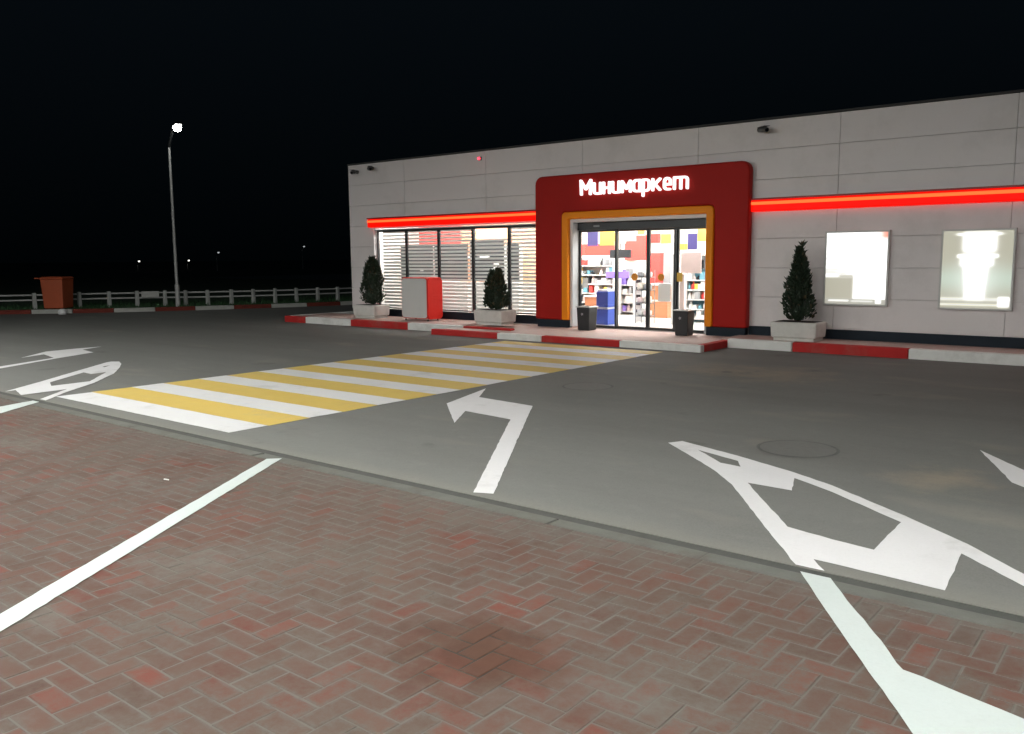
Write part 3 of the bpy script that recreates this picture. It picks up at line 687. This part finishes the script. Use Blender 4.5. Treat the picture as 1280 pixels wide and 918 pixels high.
def print_a(x, y):
    c = np.ones(x.shape + (3,)) * np.array([1.6, 1.6, 1.55])
    def put(m, col):
        nonlocal c; c = c * (1 - m[..., None]) + np.array(col) * m[..., None]
    put(soft(x, -1, .47, .008) * soft(y, .62, .94, .006), (.42, .40, .31))
    put(soft(x, -1, .47, .01) * soft(y, .50, .518, .004), (.45, .44, .38)); put(soft(x, .0, .98, .01) * soft(y, .37, .382, .003) * (x > .85), (.5, .5, .45)); put(soft(x, -1, .20, .01) * soft(y, .53, .545, .004), (.4, .4, .34))
    put(soft(x, -1, .36, .01) * soft(y, .555, .575, .006), (.42, .41, .34))
    put(soft(x, .22, .47, .01) * soft(y, .585, .63, .006), (.50, .48, .40))
    put(soft(x, -1, .05, .01) * soft(y, .30, .48, .01) * (np.sin(y * 90) > 0) * .7, (.6, .6, .55))
    put(np.clip((x - .80) * 6, 0, 1) * np.clip((.13 - y) * 14, 0, 1), (1.0, .33, .22))
    put(soft(y, .925, 2, .004), (.40, .39, .33))
    put(soft(x, .06, .40, .004) * soft(y, .945, .962, .003), (1.4, 1.4, 1.35)); put(soft(x, .44, .80, .01) * soft(y, .95, .965, .003), (1.0, 1.0, .95))
    put(soft(x, .84, .93, .004) * soft(y, .925, .985, .004), (1.3, 1.3, 1.3))
    return c
def print_b(x, y):
    c = np.ones(x.shape + (3,)) * np.array([.40, .385, .29])
    def put(m, col):
        nonlocal c; c = c * (1 - m[..., None]) + np.array(col) * m[..., None]
    put(np.exp(-((y - .62) / .16) ** 2) * .75, (.50, .62, .52))
    put(np.exp(-((x - .5) / .27) ** 2) * soft(y, .4, .86, .05) * .6, (1.0, 1.05, .98))
    put(soft(y, .865, .905, .006) * .8, (1.0, 1.0, .92)); put(soft(y, .945, .965, .004) * soft(x, -.1, .85, .01) * .9, (1.1, 1.1, .95))
    put(soft(y, .905, .935, .005) * .6, (.45, .44, .36))
    W_ = (1.9, 1.9, 1.85)
    put(soft(x, .30, .76, .02) * soft(y, .03, .27, .02) * (1 - .0 * x), W_)
    put(soft(x, .20, .84, .02) * soft(y, .035, .055, .006), W_)
    put(soft(x, .22, .80, .01) * soft(y, .305, .345, .006), W_)
    put(soft(np.abs(x - .5), -1, .23, .015) * soft(y, .345, .45, .01), W_)
    put(soft(np.abs(x - .5 + .01), -1, .17 - .12 * np.clip(y - .45, 0, .3), .015) * soft(y, .44, .88, .01), W_)
    put(soft(x, .83, .985, .006) * soft(y, .85, .975, .006), (1.5, 1.5, 1.5))
    return c
poster('poster_light_box', 'glowing overexposed white poster light box nearer the small conifer', -5.08, -4.03, .735, 1.99, print_a)
poster('poster_light_box', 'glowing beige poster light box with a pale cup shape', -3.26, -2.225, .72, 1.975, print_b)

# ------------------------------------------------------------------ cameras and alarm lamp on the wall
def wall_camera(x, z, rz, label):
    t = thing('security_camera', label, 'camera', (x, YF, z), 0, 'security cameras on the shop wall')
    MB().lathe(0, 0, [(.045, -.02), (.045, .02)], 12).build('mount', M['camera_grey'], t)
    t.children[-1].rotation_euler = (PI / 2, 0, 0); t.children[-1].location = (0, -.018, 0)
    MB().tube([(0, -.03, 0), (0, -.10, -.02)], .018, 8).build('arm', M['camera_grey'], t)
    b = MB().tube([(-.02, .03, .01), (.0, -.20, -.02)], .045, 12).box(-.055, .055, -.21, .04, .045, .052).build('housing', M['camera_grey'], t)
    b.location = (0, -.11, -.02); b.rotation_euler = (0, 0, rz)
    MB().tube([(0, -.201, -.022), (0, -.206, -.0225)], .032, 12).build('lens', M['lens'], b)
wall_camera(-16.99, 3.78, .5, 'dark security camera at the far roof corner of the shop')
wall_camera(-16.42, 3.83, .9, 'dark security camera just right of the roof corner one')
wall_camera(-6.26, 3.80, .9, 'dark security camera on the white wall above the red portal')
al = thing('alarm_lamp', 'tiny glowing red alarm lamp high on the white wall left of the portal', 'lamp', (-12.87, YF, 3.80))
MB().box(-.04, .04, -.05, -.002, -.04, .04).build('base', M['camera_grey'], al, .008)
MB().tube([(0, -.051, 0), (0, -.09, 0)], [.035, .022], 12).build('red_lens', M['red_led'], al)

# ------------------------------------------------------------------ planters and conifers
def planter(x, y, label, z=.150):
    t = thing('planter', label, 'planter', (x, y, z), RNG.uniform(-.02, .02), 'concrete planters along the shop front')
    mb = MB().frustum(0, 0, .70, .44, .70, .44, 0, .055)
    mb.build('base', M['concrete'], t, .01)
    w1, d1, w0, d0 = .80, .52, .77, .49
    bx_ = MB(); bx_.frustum(0, 0, w0, d0, w1, d1, .056, .32); bx_.build('tub', M['concrete'], t, .025, segs=3)
    MB().box(-w1 / 2 + .06, w1 / 2 - .06, -d1 / 2 + .06, d1 / 2 - .06, .3185, .324).build('soil', M['soil'], t)
    return t
def conifer(x, y, z, spires, label, seed, tip_brown=0):
    rg = np.random.default_rng(seed)
    t = thing('thuja_tree', label, 'tree', (x, y, z), 0, 'clipped conifers in planters')
    MB().tube([(0, 0, 0), (.01, 0, .12), (0, 0, .4)], [.03, .025, .012], 8).build('trunk', M['trunk'], t)
    mb = MB()
    for (ox, h, rad, cnt, pw) in spires:
        dim = rg.normal(0, 1, (40, 3))
        for i in range(cnt):
            u = rg.random() ** .8; zz = .02 + u * h
            prof = rad * (min(1, (u + .03) / .11) ** .4) * max(0.03, (1 - u ** pw)) ** .85
            a = rg.uniform(0, 2 * PI); lump = 1 + .16 * math.sin(3 * a + 9 * u + ox * 30) + .13 * math.sin(5 * a - 17 * u) + rg.normal(0, .05)
            r = prof * lump * rg.uniform(.55, 1.02) ** .5
            p = Vector((ox * (1 - .2 * u) + r * math.cos(a), r * math.sin(a), zz))
            out = Vector((math.cos(a), math.sin(a), rg.uniform(.7, 1.9))).normalized(); side = out.cross(Vector((rg.normal(), rg.normal(), rg.normal()))).normalized()
            ln = rg.uniform(.04, .085) * (1.7 if rg.random() < .08 else 1); wd = rg.uniform(.012, .026)
            q = p + out * ln
            mb.add([p - side * wd * .4, p + out * ln * .45 - side * wd, q, p + out * ln * .45 + side * wd], [(0, 1, 2, 3)], 1 if (rg.random() < .05 or (tip_brown and ox > 0 and u > .55 and rg.random() < tip_brown)) else 0)
    core = MB()
    for (ox, h, rad, cnt, pw) in spires:
        prof = [(max(.01, rad * .72 * (min(1, (u + .02) / .16) ** .5) * max(.02, (1 - u ** pw)) ** .85), .02 + u * h * .95) for u in np.linspace(0, 1, 9)]
        core.lathe(ox, 0, prof, 12)
    c = mb.build('crown', [M['leaf'], M['leaf_brown']], t)
    core.build('inner_growth', M['leaf'], c)
    return t
planter(-15.88, 14.32, 'pale concrete planter at the far left end of the shop front')
planter(-11.93, 14.32, 'pale concrete planter just left of the red portal')
planter(-5.32, 14.46, 'pale concrete planter right of the red portal')
conifer(-15.80, 14.32, .472, [(0, 1.10, .235, 2600, 3.6)], 'dark egg shaped conifer in the far left planter', 3)
conifer(-11.90, 14.32, .472, [(-.12, .80, .155, 1300, 2.4), (.09, .84, .19, 1700, 2.2)], 'short two pronged conifer in the planter left of the portal', 5, .35)
conifer(-5.33, 14.46, .472, [(0, 1.20, .235, 2800, 1.45), (0.012, 1.30, .05, 260, 2.0)], 'tallest pointed conifer standing right of the red portal', 8)

# ------------------------------------------------------------------ box stand, litter bins
st = thing('display_box', 'grey fronted box with red rounded sides standing before the long window', 'box', (-14.25, 14.42, .150), 0)
def rrect(x0, x1, z0, z1, r, n=6):
    pts = []
    for cx_, cz_, a0 in ((x1 - r, z0 + r, -90), (x1 - r, z1 - r, 0), (x0 + r, z1 - r, 90), (x0 + r, z0 + r, 180)):
        pts += [(cx_ + r * math.cos(math.radians(a0 + t)), cz_ + r * math.sin(math.radians(a0 + t))) for t in np.linspace(0, 90, n)]
    return pts
MB().prism_y(rrect(-.44, .40, .05, 1.0, .09), -.215, .215).build('body', M['board_red'], st, .008)
MB().prism_y(rrect(-.425, .392, .066, .975, .08), -.224, -.2155).build('front_panel', M['board_grey'], st, .003)
sp = MB()
pts = rrect(-.245, .245, .04, 1.0, .10)
nn = len(pts); sp.add([(.402, y, z) for y, z in pts] + [(.452, y, z) for y, z in pts], [tuple(range(nn - 1, -1, -1)), tuple(range(nn, 2 * nn))] + [(i, (i + 1) % nn, (i + 1) % nn + nn, i + nn) for i in range(nn)])
sp.build('side_panel', M['board_red'], st, .01)
for sx, sy in ((-.36, -.16), (.36, -.16), (-.36, .16), (.36, .16)):
    MB().lathe(sx, sy, [(.028, 0), (.028, .012), (.014, .014), (.014, .052)], 10).build('foot', M['alu_dark'], st)
def litter_bin(x, y, label, w=.34):
    t = thing('litter_bin', label, 'bin', (x, y, .112), .0, 'litter bins beside the shop door')
    MB().frustum(0, 0, w * .88, w * .88, w, w, 0, .46).build('body', M['bin_black'], t, .015)
    r_ = MB().frustum(0, 0, w + .03, w + .03, w + .03, w + .03, .461, .485).build('rim', M['steel'], t, .006)
    MB().box(-w / 2 + .05, w / 2 - .05, -w / 2 + .05, w / 2 - .05, .4855, .489).build('lid_opening', M['lens'], t)
    e = MB().prism_y([(.035 * math.cos(a) * (1 if k % 2 else .55), .035 * math.sin(a) * (1 if k % 2 else .55)) for k, a in enumerate(np.linspace(0, 2 * PI, 11)[:-1])], -.002, .002).build('emblem', M['good_grey'], t)
    e.location = (-.02, -w * .485, .33); e.rotation_euler = (-.06, 0, 0)
litter_bin(-9.74, 14.62, 'black square litter bin left of the sliding door', .31)
litter_bin(-7.55, 14.62, 'black square litter bin right of the sliding door', .285)

# orange bin, white stone
ob = thing('wheeled_bin', 'tall orange red wheeled bin standing by the low fence', 'bin', (-27.75, 12.10, .09), math.radians(128)); ob.scale = (.88, .88, .90)
MB().frustum(0, 0, .70, .68, .80, .78, .06, 1.06).build('body', M['bin_orange'], ob, .04, segs=3)
lid = MB().frustum(0, 0, .84, .86, .72, .74, 1.065, 1.14).build('lid', M['bin_orange'], ob, .03)
MB().box(-.40, .40, .43, .58, 1.07, 1.11).build('handle', M['bin_orange'], ob, .012)
for sx in (-.30, .30):
    MB().tube([(sx - .03, .28, .08), (sx + .03, .28, .08)], .08, 16).build('wheel', M['rubber'], ob)
ws = MB(); ws.lathe(0, 0, [(.10, 0), (.13, .05), (.12, .12), (.06, .17)], 12)
o = ws.build('marker_stone', M['white_thing'], None, smooth=True, loc=(-26.62, 11.7, 0)); tag(o, 'small white painted stone on the asphalt before the orange bin', 'stone')
o = MB().tube([(0, 0, .004), (.045, .01, .004)], .0045, 8).build('cigarette_butt', M['white_thing'], None, loc=(-5.84, 3.20, .002)); tag(o, 'tiny white cigarette butt on the bricks left of the painted line', 'litter')

# ------------------------------------------------------------------ manhole covers
def manhole(x, y, r, label):
    t = thing('manhole_cover', label, 'manhole cover', (x, y, 0), 0, 'manhole covers in the asphalt')
    MB().lathe(0, 0, [(r, -.02), (r, .004)], 40).build('cover', M['iron'], t)
    rg = MB(); n_ = 40
    for rr, z in ((r + .002, .0045), (r + .03, .0045)):
        rg.v += [(rr * math.cos(2 * PI * k_ / n_), rr * math.sin(2 * PI * k_ / n_), z) for k_ in range(n_)]
    for k_ in range(n_): rg.f.append((k_, k_ + n_, (k_ + 1) % n_ + n_, (k_ + 1) % n_)); rg.m.append(0)
    rg.build('rim', M['rim'], t)
manhole(-5.85, 8.8, .29, 'worn round manhole cover behind the bent arrow')
manhole(-2.52, 6.93, .30, 'worn round manhole cover beside the large outlined marking')

# ------------------------------------------------------------------ street lamps
def street_lamp(x, y, h, arm, label, mat_, near=False, head=(.5, .22)):
    t = thing('street_lamp', label, 'street lamp', (x, y, 0), 0, 'street lamps')
    MB().tube([(0, 0, 0), (0, 0, .8), (0, 0, .82), (0, 0, h - .55)], [.075, .075, .05, .036], 12).build('pole', M['pole'], t, smooth=False)
    n_ = 8
    path = [(arm[0] * s, arm[1] * s, h - .56 + .55 * math.sin(s * PI / 2)) for s in np.linspace(0, 1, n_)]
    MB().tube(path, [.042] * n_, 8).build('arm', M['alu_dark'], t)
    ang = math.atan2(arm[1], arm[0])
    hd = MB().frustum(0, 0, head[0], head[1], head[0] * .8, head[1] * .7, 0, .09).build('head', M['alu_dark'], t, .02)
    hd.location = (arm[0] + .15 * math.cos(ang), arm[1] + .15 * math.sin(ang), h - .03); hd.rotation_euler = (0, math.radians(-12), ang)
    MB().lathe(0, 0, [(.04, -.15), (head[1] * .34, -.125), (head[1] * .46, -.06), (head[1] * .48, -.001)], 20).build('lamp_glass', mat_, hd, smooth=True)
    if near:
        ld = bpy.data.lights.new('lamp_light', 'SPOT'); ld.energy = 22; ld.spot_size = math.radians(150); ld.spot_blend = .6; ld.shadow_soft_size = .15; ld.color = (.94, 1, .95)
        lo = bpy.data.objects.new('lamp_light', ld); COL.objects.link(lo); lo.parent = t; lo.location = (arm[0] + .25 * math.cos(ang), arm[1] + .25 * math.sin(ang), h - .12)
    return t
street_lamp(-25.93, 15.05, 5.72, (.70, -.15), 'tall grey street lamp with a bright head behind the far kerb', M['lamp_head'], True, (.46, .26))
def far_lamp(px_, py_, dist, label, m):
    dr = F_ * FPX + R_ * (px_ - 640) - U_ * (py_ - 459); k_ = dist / math.hypot(dr.x, dr.y)
    x, y, z = dr.x * k_, dr.y * k_, CAM_H + dr.z * k_
    street_lamp(x - .5, y, max(1.5, z + .03), (.35, 0), label, m, False, (.55, .30))
far_lamp(175, 346.5, 150, 'lowest distant street lamp, glowing left of the near lamp post', M['far_lamp'])
far_lamp(236, 325.5, 150, 'distant street lamp glowing just right of the near lamp post', M['far_lamp'])
far_lamp(273, 315.5, 130, 'dim distant street lamp above the middle of the fence', M['far_lamp_dim'])
far_lamp(380, 308, 140, 'faintest distant street lamp near the shop corner', M['far_lamp_dim'])

# ------------------------------------------------------------------ inside the shop
def in_box(name, m, label, cat, x0, x1, y0, y1, z0, z1, group=None, bevel=.006):
    o = MB().box(-(x1 - x0) / 2, (x1 - x0) / 2, 0, y1 - y0, 0, z1 - z0).build(name, M[m] if isinstance(m, str) else m, None, bevel, loc=((x0 + x1) / 2, y0, z0))
    return tag(o, label, cat, group)
def X(zx, zy, Y):   # point seen at a pixel of the door view, taken on the plane y = Y
    px_, py_ = 700 + zx / 5.74, 260 + zy / 5.74
    dr = F_ * FPX + R_ * (px_ - 640) - U_ * (py_ - 459); k_ = Y / dr.y
    return dr.x * k_, CAM_H + dr.z * k_
def rect(zx0, zy0, zx1, zy1, Y):
    a, b = X(zx0, zy0, Y), X(zx1, zy1, Y); return a[0], b[0], min(a[1], b[1]), max(a[1], b[1])
def hung(m, zr, Y, label, cat='banner', name='hanging_banner', th=.02):
    x0, x1, z0, z1 = rect(*zr, Y)
    t = thing(name, label, cat, ((x0 + x1) / 2, Y, z0), 0, 'banners hung in the shop')
    MB().box(-(x1 - x0) / 2, (x1 - x0) / 2, 0, th, 0, z1 - z0).build('panel', M[m], t, .003)
    for s in (-.35, .35):
        if z1 < 2.78: MB().tube([(s * (x1 - x0), th / 2, z1 - z0), (s * (x1 - x0), th / 2, 2.855 - z0)], .004, 5).build('cord', M['alu_grey'], t)
hung('good_yellow', (285, 165, 388, 268), 16.4, 'yellow hanging banner at the left of the shop door view')
hung('banner_cream', (420, 155, 470, 255), 16.6, 'narrow cream hanging banner in the second door pane')
hung('paper', (472, 150, 543, 238), 16.6, 'pale grey hanging sheet in the second door pane')
hung('good_yellow', (725, 190, 795, 255), 16.6, 'small yellow hanging banner in the third door pane')
hung('banner_cream', (628, 138, 798, 184), 17.2, 'wide cream hanging banner at the top of the third pane')
hung('banner_cream', (628, 258, 796, 322), 17.6, 'wide white hanging banner lower in the third pane')
hung('good_yellow', (988, 135, 1062, 240), 16.4, 'tall yellow hanging banner at the right of the door view')
hung('good_yellow', (825, 258, 912, 302), 16.8, 'small yellow hanging banner in the right pane')
hung('navy', (917, 185, 983, 300), 16.8, 'dark hanging poster between the yellow banners')
hung('good_pink', (868, 322, 1012, 470), 16.0, 'large pale pink hanging board in the right pane')
hung('navy', (196, 165, 270, 275), 17.0, 'dark blue hanging banner at the far left of the door')
# red fascia boards on the back wall
def wallboard(m, zr, label, Y=20.86):
    x0, x1, z0, z1 = rect(*zr, Y)
    in_box('wall_board', m, label, 'board', x0, x1, Y - .04, Y - .002, z0, z1, 'red boards inside the shop')
wallboard('banner_red', (120, 262, 392, 372), 'long red board behind the dark blue banner')
wallboard('good_yellow', (392, 180, 440, 240), 'yellow board beside the tall red board')
wallboard('banner_red', (640, 180, 720, 250), 'red board high behind the third pane')
wallboard('banner_red', (470, 200, 620, 375), 'tall red board on the rear shop wall')
x0, x1, z0, z1 = rect(620, 325, 742, 492, 19.5)
in_box('partition', 'banner_red', 'red partition behind the brown counter', 'partition', x0, x1, 19.5, 19.56, .146, z1)
x0, x1, z0, z1 = rect(742, 330, 792, 470, 19.0)
in_box('grey_column', 'good_grey', 'grey column beside the red partition', 'column', x0, x1, 19.0, 19.3, .146, z1)
# counters
def counter(zx0, zx1, ztop, Y, label, depth=.6):
    x0, zt = X(zx0, ztop, Y); x1, _ = X(zx1, ztop, Y)
    t = thing('shop_counter', label, 'counter', ((x0 + x1) / 2, Y, .146), 0, 'brown shop counters'); w_ = x1 - x0; h = zt - .146
    MB().box(-w_ / 2, w_ / 2, 0, depth, 0, h * .48).build('lower_panel', M['wood'], t, .004)
    MB().box(-w_ / 2, w_ / 2, 0.004, depth, h * .48 + .002, h * .53).build('trim', M['white_thing'], t)
    MB().box(-w_ / 2, w_ / 2, 0, depth, h * .53 + .002, h * .95).build('upper_panel', M['wood'], t, .004)
    MB().box(-w_ / 2 - .03, w_ / 2 + .03, -.04, depth + .02, h * .95 + .002, h).build('worktop', M['white_thing'], t, .004)
counter(618, 772, 545, 18.0, 'brown counter with a white trim line in the third door pane')
counter(178, 300, 632, 17.0, 'low brown counter at the left of the door view')
# shelving with goods
GM = ['good_white', 'good_white', 'good_red', 'good_yellow', 'good_teal', 'good_grey', 'good_pink', 'good_white', 'shelf_dark']
GNAME = dict(good_white='white', good_red='red', good_yellow='yellow', good_teal='teal', good_grey='grey', good_pink='pink', good_purple='purple', shelf_dark='black')
ORD = 'first second third fourth fifth sixth seventh eighth ninth tenth eleventh twelfth thirteenth fourteenth fifteenth sixteenth seventeenth eighteenth nineteenth twentieth twenty-first twenty-second twenty-third twenty-fourth'.split()
def shelf_unit(x0, x1, Y, z1, nsh, label, back='good_white', short='', bias=None, depth=.38):
    t = thing('shelf_unit', label, 'shelf', ((x0 + x1) / 2, Y, .146), 0, 'shelving inside the shop'); w_ = x1 - x0; h = z1 - .146
    MB().box(-w_ / 2, w_ / 2, depth - .02, depth, 0, h).build('back', M[back], t)
    MB().box(-w_ / 2, -w_ / 2 + .02, 0, depth - .021, 0, h).build('side', M['white_thing'], t); MB().box(w_ / 2 - .02, w_ / 2, 0, depth - .021, 0, h).build('side', M['white_thing'], t)
    for s in range(nsh):
        zz = .06 + s * (h - .1) / nsh
        MB().box(-w_ / 2 + .021, w_ / 2 - .021, .0, depth - .021, zz, zz + .025).build('shelf', M['white_thing'], t)
        x = x0 + .04; room = (h - .1) / nsh; cnt = 0
        while x < x1 - .10:
            gw = RNG.uniform(.055, .15); gh = min(room * .8, RNG.uniform(.07, .24)); gw = min(gw, x1 - .03 - x)
            if RNG.random() < .88:
                mk = random.choice(bias or GM); lab = '%s packet %s from the left on the %s level of the %s' % (GNAME[mk], ORD[cnt], ORD[s], short); cnt += 1
                if RNG.random() < .35:
                    r_ = min(.045, gw * .45)
                    o = MB().lathe(0, 0, [(r_, 0), (r_, gh * .6), (r_ * .45, gh * .78), (r_ * .45, gh), ], 10).build('bottle', M[mk], None, loc=(x + gw / 2, Y + .1, .146 + zz + .0262))
                    tag(o, lab.replace('packet', 'bottle'), 'bottle', 'bottles on the shop shelves')
                else:
                    in_box('packet', mk, lab, 'packet', x, x + gw * .93, Y + .02, Y + .20, .146 + zz + .0265, .146 + zz + .026 + gh, 'packets on the shop shelves', 0)
            x += gw
shelf_unit(-12.9, -11.35, 18.2, 1.62, 6, 'white shelf of mixed goods seen through the left door pane', short='left goods shelf')
x0, _ = X(895, 480, 17.2); x1, _ = X(1075, 480, 17.2)
shelf_unit(x0, x1 + .3, 17.2, 1.30, 5, 'shelf of mixed goods at the right of the door view', 'good_teal', short='right goods shelf')
x0, z1 = X(395, 450, 18.6); x1, _ = X(530, 450, 18.6)
shelf_unit(x0, x1, 18.6, 1.35, 5, 'pale shelf behind the second door pane', 'good_white', short='middle pale shelf', bias=['good_white', 'good_white', 'good_purple', 'good_pink', 'good_grey'])
# white display tower with black packs
x0, z1 = X(538, 378, 16.8); x1, _ = X(592, 378, 16.8)
tw = thing('display_tower', 'narrow white display tower holding dark packs in a column', 'display', ((x0 + x1) / 2, 16.8, .146))
w_ = x1 - x0; MB().box(-w_ / 2, w_ / 2, .0, .3, 0, z1 - .146).build('cabinet', M['white_thing'], tw, .005)
for k in range(5):
    MB().box(-w_ * .25, w_ * .32, -.03, -.002, .2 + k * .165, .27 + k * .165).build('pack', M['shelf_dark'], tw, .004)
x0, z1 = X(800, 440, 16.4); x1, _ = X(850, 440, 16.4)
tw = thing('display_tower', 'narrow white display tower beside the pink post', 'display', ((x0 + x1) / 2, 16.4, .146))
w_ = x1 - x0; MB().box(-w_ / 2, w_ / 2, .0, .3, 0, z1 - .146).build('cabinet', M['white_thing'], tw, .005)
for k in range(3):
    MB().box(-w_ * .1, w_ * .32, -.03, -.002, .25 + k * .28, .34 + k * .28).build('pack', M['shelf_dark'], tw, .004)
x0, z1 = X(860, 475, 15.9); x1, _ = X(893, 475, 15.9)
in_box('pink_post', 'good_pink', 'pale pink upright panel by the right bin behind the glass', 'panel', x0, x1, 15.9, 16.0, .146, z1)
# dark screen
x0, x1, z0, z1 = rect(355, 300, 505, 360, 18.0)
scr = thing('wall_screen', 'dark hanging screen above the goods in the shop', 'screen', ((x0 + x1) / 2, 18.0, z0))
MB().box(-(x1 - x0) / 2, (x1 - x0) / 2, 0, .06, 0, z1 - z0).build('screen', M['shelf_dark'], scr, .01)
MB().tube([(0, .03, z1 - z0), (0, .03, 2.855 - z0)], .02, 8).build('bracket', M['alu_grey'], scr)
x0, x1, z0, z1 = rect(330, 458, 490, 505, 17.6)
in_box('counter_sign', 'good_purple', 'purple strip sign above the pale shelf', 'sign', x0, x1, 17.6, 17.65, z0, z1)
# blue crates
x0, _ = X(296, 620, 15.75); x1, _ = X(380, 620, 15.75)
for k in range(2):
    t = thing('bottle_crate', ['lower blue crate stacked inside the left door pane', 'upper blue crate stacked inside the left door pane'][k], 'crate', ((x0 + x1) / 2, 15.55, .146 + k * .375), 0, 'blue crates behind the door')
    w_ = x1 - x0
    MB().box(-w_ / 2, w_ / 2, 0, .34, 0, .33).build('body', M['crate_blue'], t, .012); MB().box(-w_ / 2 + .02, w_ / 2 - .02, .02, .32, .331, .372).build('rim', M['good_white'], t, .006)
# shelves standing behind the long window
for i, (a, b, zt) in enumerate(((-17.05, -15.85, 1.78), (-15.80, -14.65, 1.80), (-14.55, -13.45, 1.88), (-13.35, -12.98, 1.80), (-12.45, -11.9, 1.70))):
    t = thing('window_shelf', ['shelf with a dark back behind the far left window light', 'shelf with a dark back behind the second window light', 'shelf with a dark back behind the middle window light', 'very narrow shelf with a dark back behind the fourth window light', 'shelf with a dark back behind the window light by the portal'][i], 'shelf', ((a + b) / 2, 16.5, .146), 0, 'shelves behind the long window'); w_ = b - a
    MB().box(-w_ / 2, w_ / 2, 0, .03, .85, zt).build('back', M['shelf_dark'], t)
    MB().box(-w_ / 2, w_ / 2, 0.0, .03, 0, .84).build('base_panel', M['good_white'], t)
    for s_ in range(3): MB().box(-w_ / 2, w_ / 2, .032, .36, .85 + s_ * .3, .875 + s_ * .3).build('shelf', M['white_thing'], t)
for q, (x, z, ww, hh, lab) in enumerate(((-16.3, 1.25, .10, .07, 'small white card on the far left dark shelf back'), (-15.3, 1.45, .22, .06, 'wide white card on the second dark shelf back'), (-13.75, 1.05, .16, .42, 'tall white card on the middle dark shelf back'), (-14.2, 1.55, .3, .08, 'wide white card high on the middle dark shelf back'), (-12.2, 1.35, .14, .20, 'square white card on the dark shelf back by the portal'), (-12.38, 1.1, .08, .12, 'narrow white card low on the dark shelf back by the portal'))):
    in_box('window_card', 'good_white', lab, 'card', x, x + ww, 16.47, 16.497, z, z + hh, 'cards behind the long window', 0)
x0 = -14.5
in_box('white_cabinet', 'good_white', 'white cabinet behind the fourth window light', 'cabinet', -14.9, -14.1, 17.6, 18.1, .146, 1.9)
in_box('hung_panel', 'banner_red', 'red panel hung high behind the left window lights', 'banner', -17.05, -15.5, 17.2, 17.25, 1.95, 2.5)
in_box('hung_panel', 'inside_peach', 'peach panel behind the right window lights', 'banner', -16.8, -13.2, 18.6, 18.65, .9, 2.75)

# machines and racks between the shelves
x0, z0 = X(905, 530, 17.1); x1, _ = X(1000, 530, 17.1)
cm = thing('coffee_machine', 'black coffee machine on top of the right goods shelf', 'machine', ((x0 + x1) / 2, 17.22, 1.305)); w_ = (x1 - x0) * .45
MB().box(-w_, w_, .12, .34, 0, .30).box(-w_, w_, -.02, .119, .20, .30).box(-w_, w_, -.02, .119, 0, .03).build('body', M['shelf_dark'], cm, .008)
MB().box(-w_ * .8, w_ * .8, -.024, -.021, .215, .285).build('display', M['good_grey'], cm)
for k in range(2): MB().lathe((k - .5) * w_, .05, [(.015, .15), (.022, .199)], 8).build('spout', M['steel'], cm)
rk = thing('wire_rack', 'small wire rack with pale bags beside the blue crates', 'rack', (-10.05 + .62, 16.3, .146))
for sx in (-.16, .16):
    for sy in (0, .25): MB().tube([(sx, sy, 0), (sx, sy, 1.15)], .01, 6).build('upright', M['alu_grey'], rk)
for k in range(4): MB().box(-.17, .17, -.01, .26, .15 + k * .28, .165 + k * .28).build('shelf', M['alu_grey'], rk)
for k in range(4):
    for q in range(2):
        in_box('bag', ['good_white', 'good_pink', 'banner_cream', 'good_grey'][(k + q) % 4], ['%s bag on level %d of the wire rack, %s side' % (['white', 'pink', 'cream', 'grey'][(k + q) % 4], k + 1, ['crate', 'far'][q])][0], 'bag', -9.43 - .15 + q * .16, -9.43 - .02 + q * .16, 16.32, 16.5, .146 + .166 + k * .28, .146 + .166 + k * .28 + RNG.uniform(.1, .2), 'bags on the wire rack', .03)
hung('good_yellow', (556, 140, 606, 190), 16.9, 'small yellow hanging banner beside the middle door post')
hung('banner_red', (650, 190, 700, 250), 17.0, 'small red hanging banner in the third pane')
hung('banner_cream', (828, 125, 915, 170), 17.4, 'cream hanging banner at the top of the right pane')
hung('banner_cream', (828, 180, 910, 245), 17.4, 'cream hanging banner below the top one of the right pane')
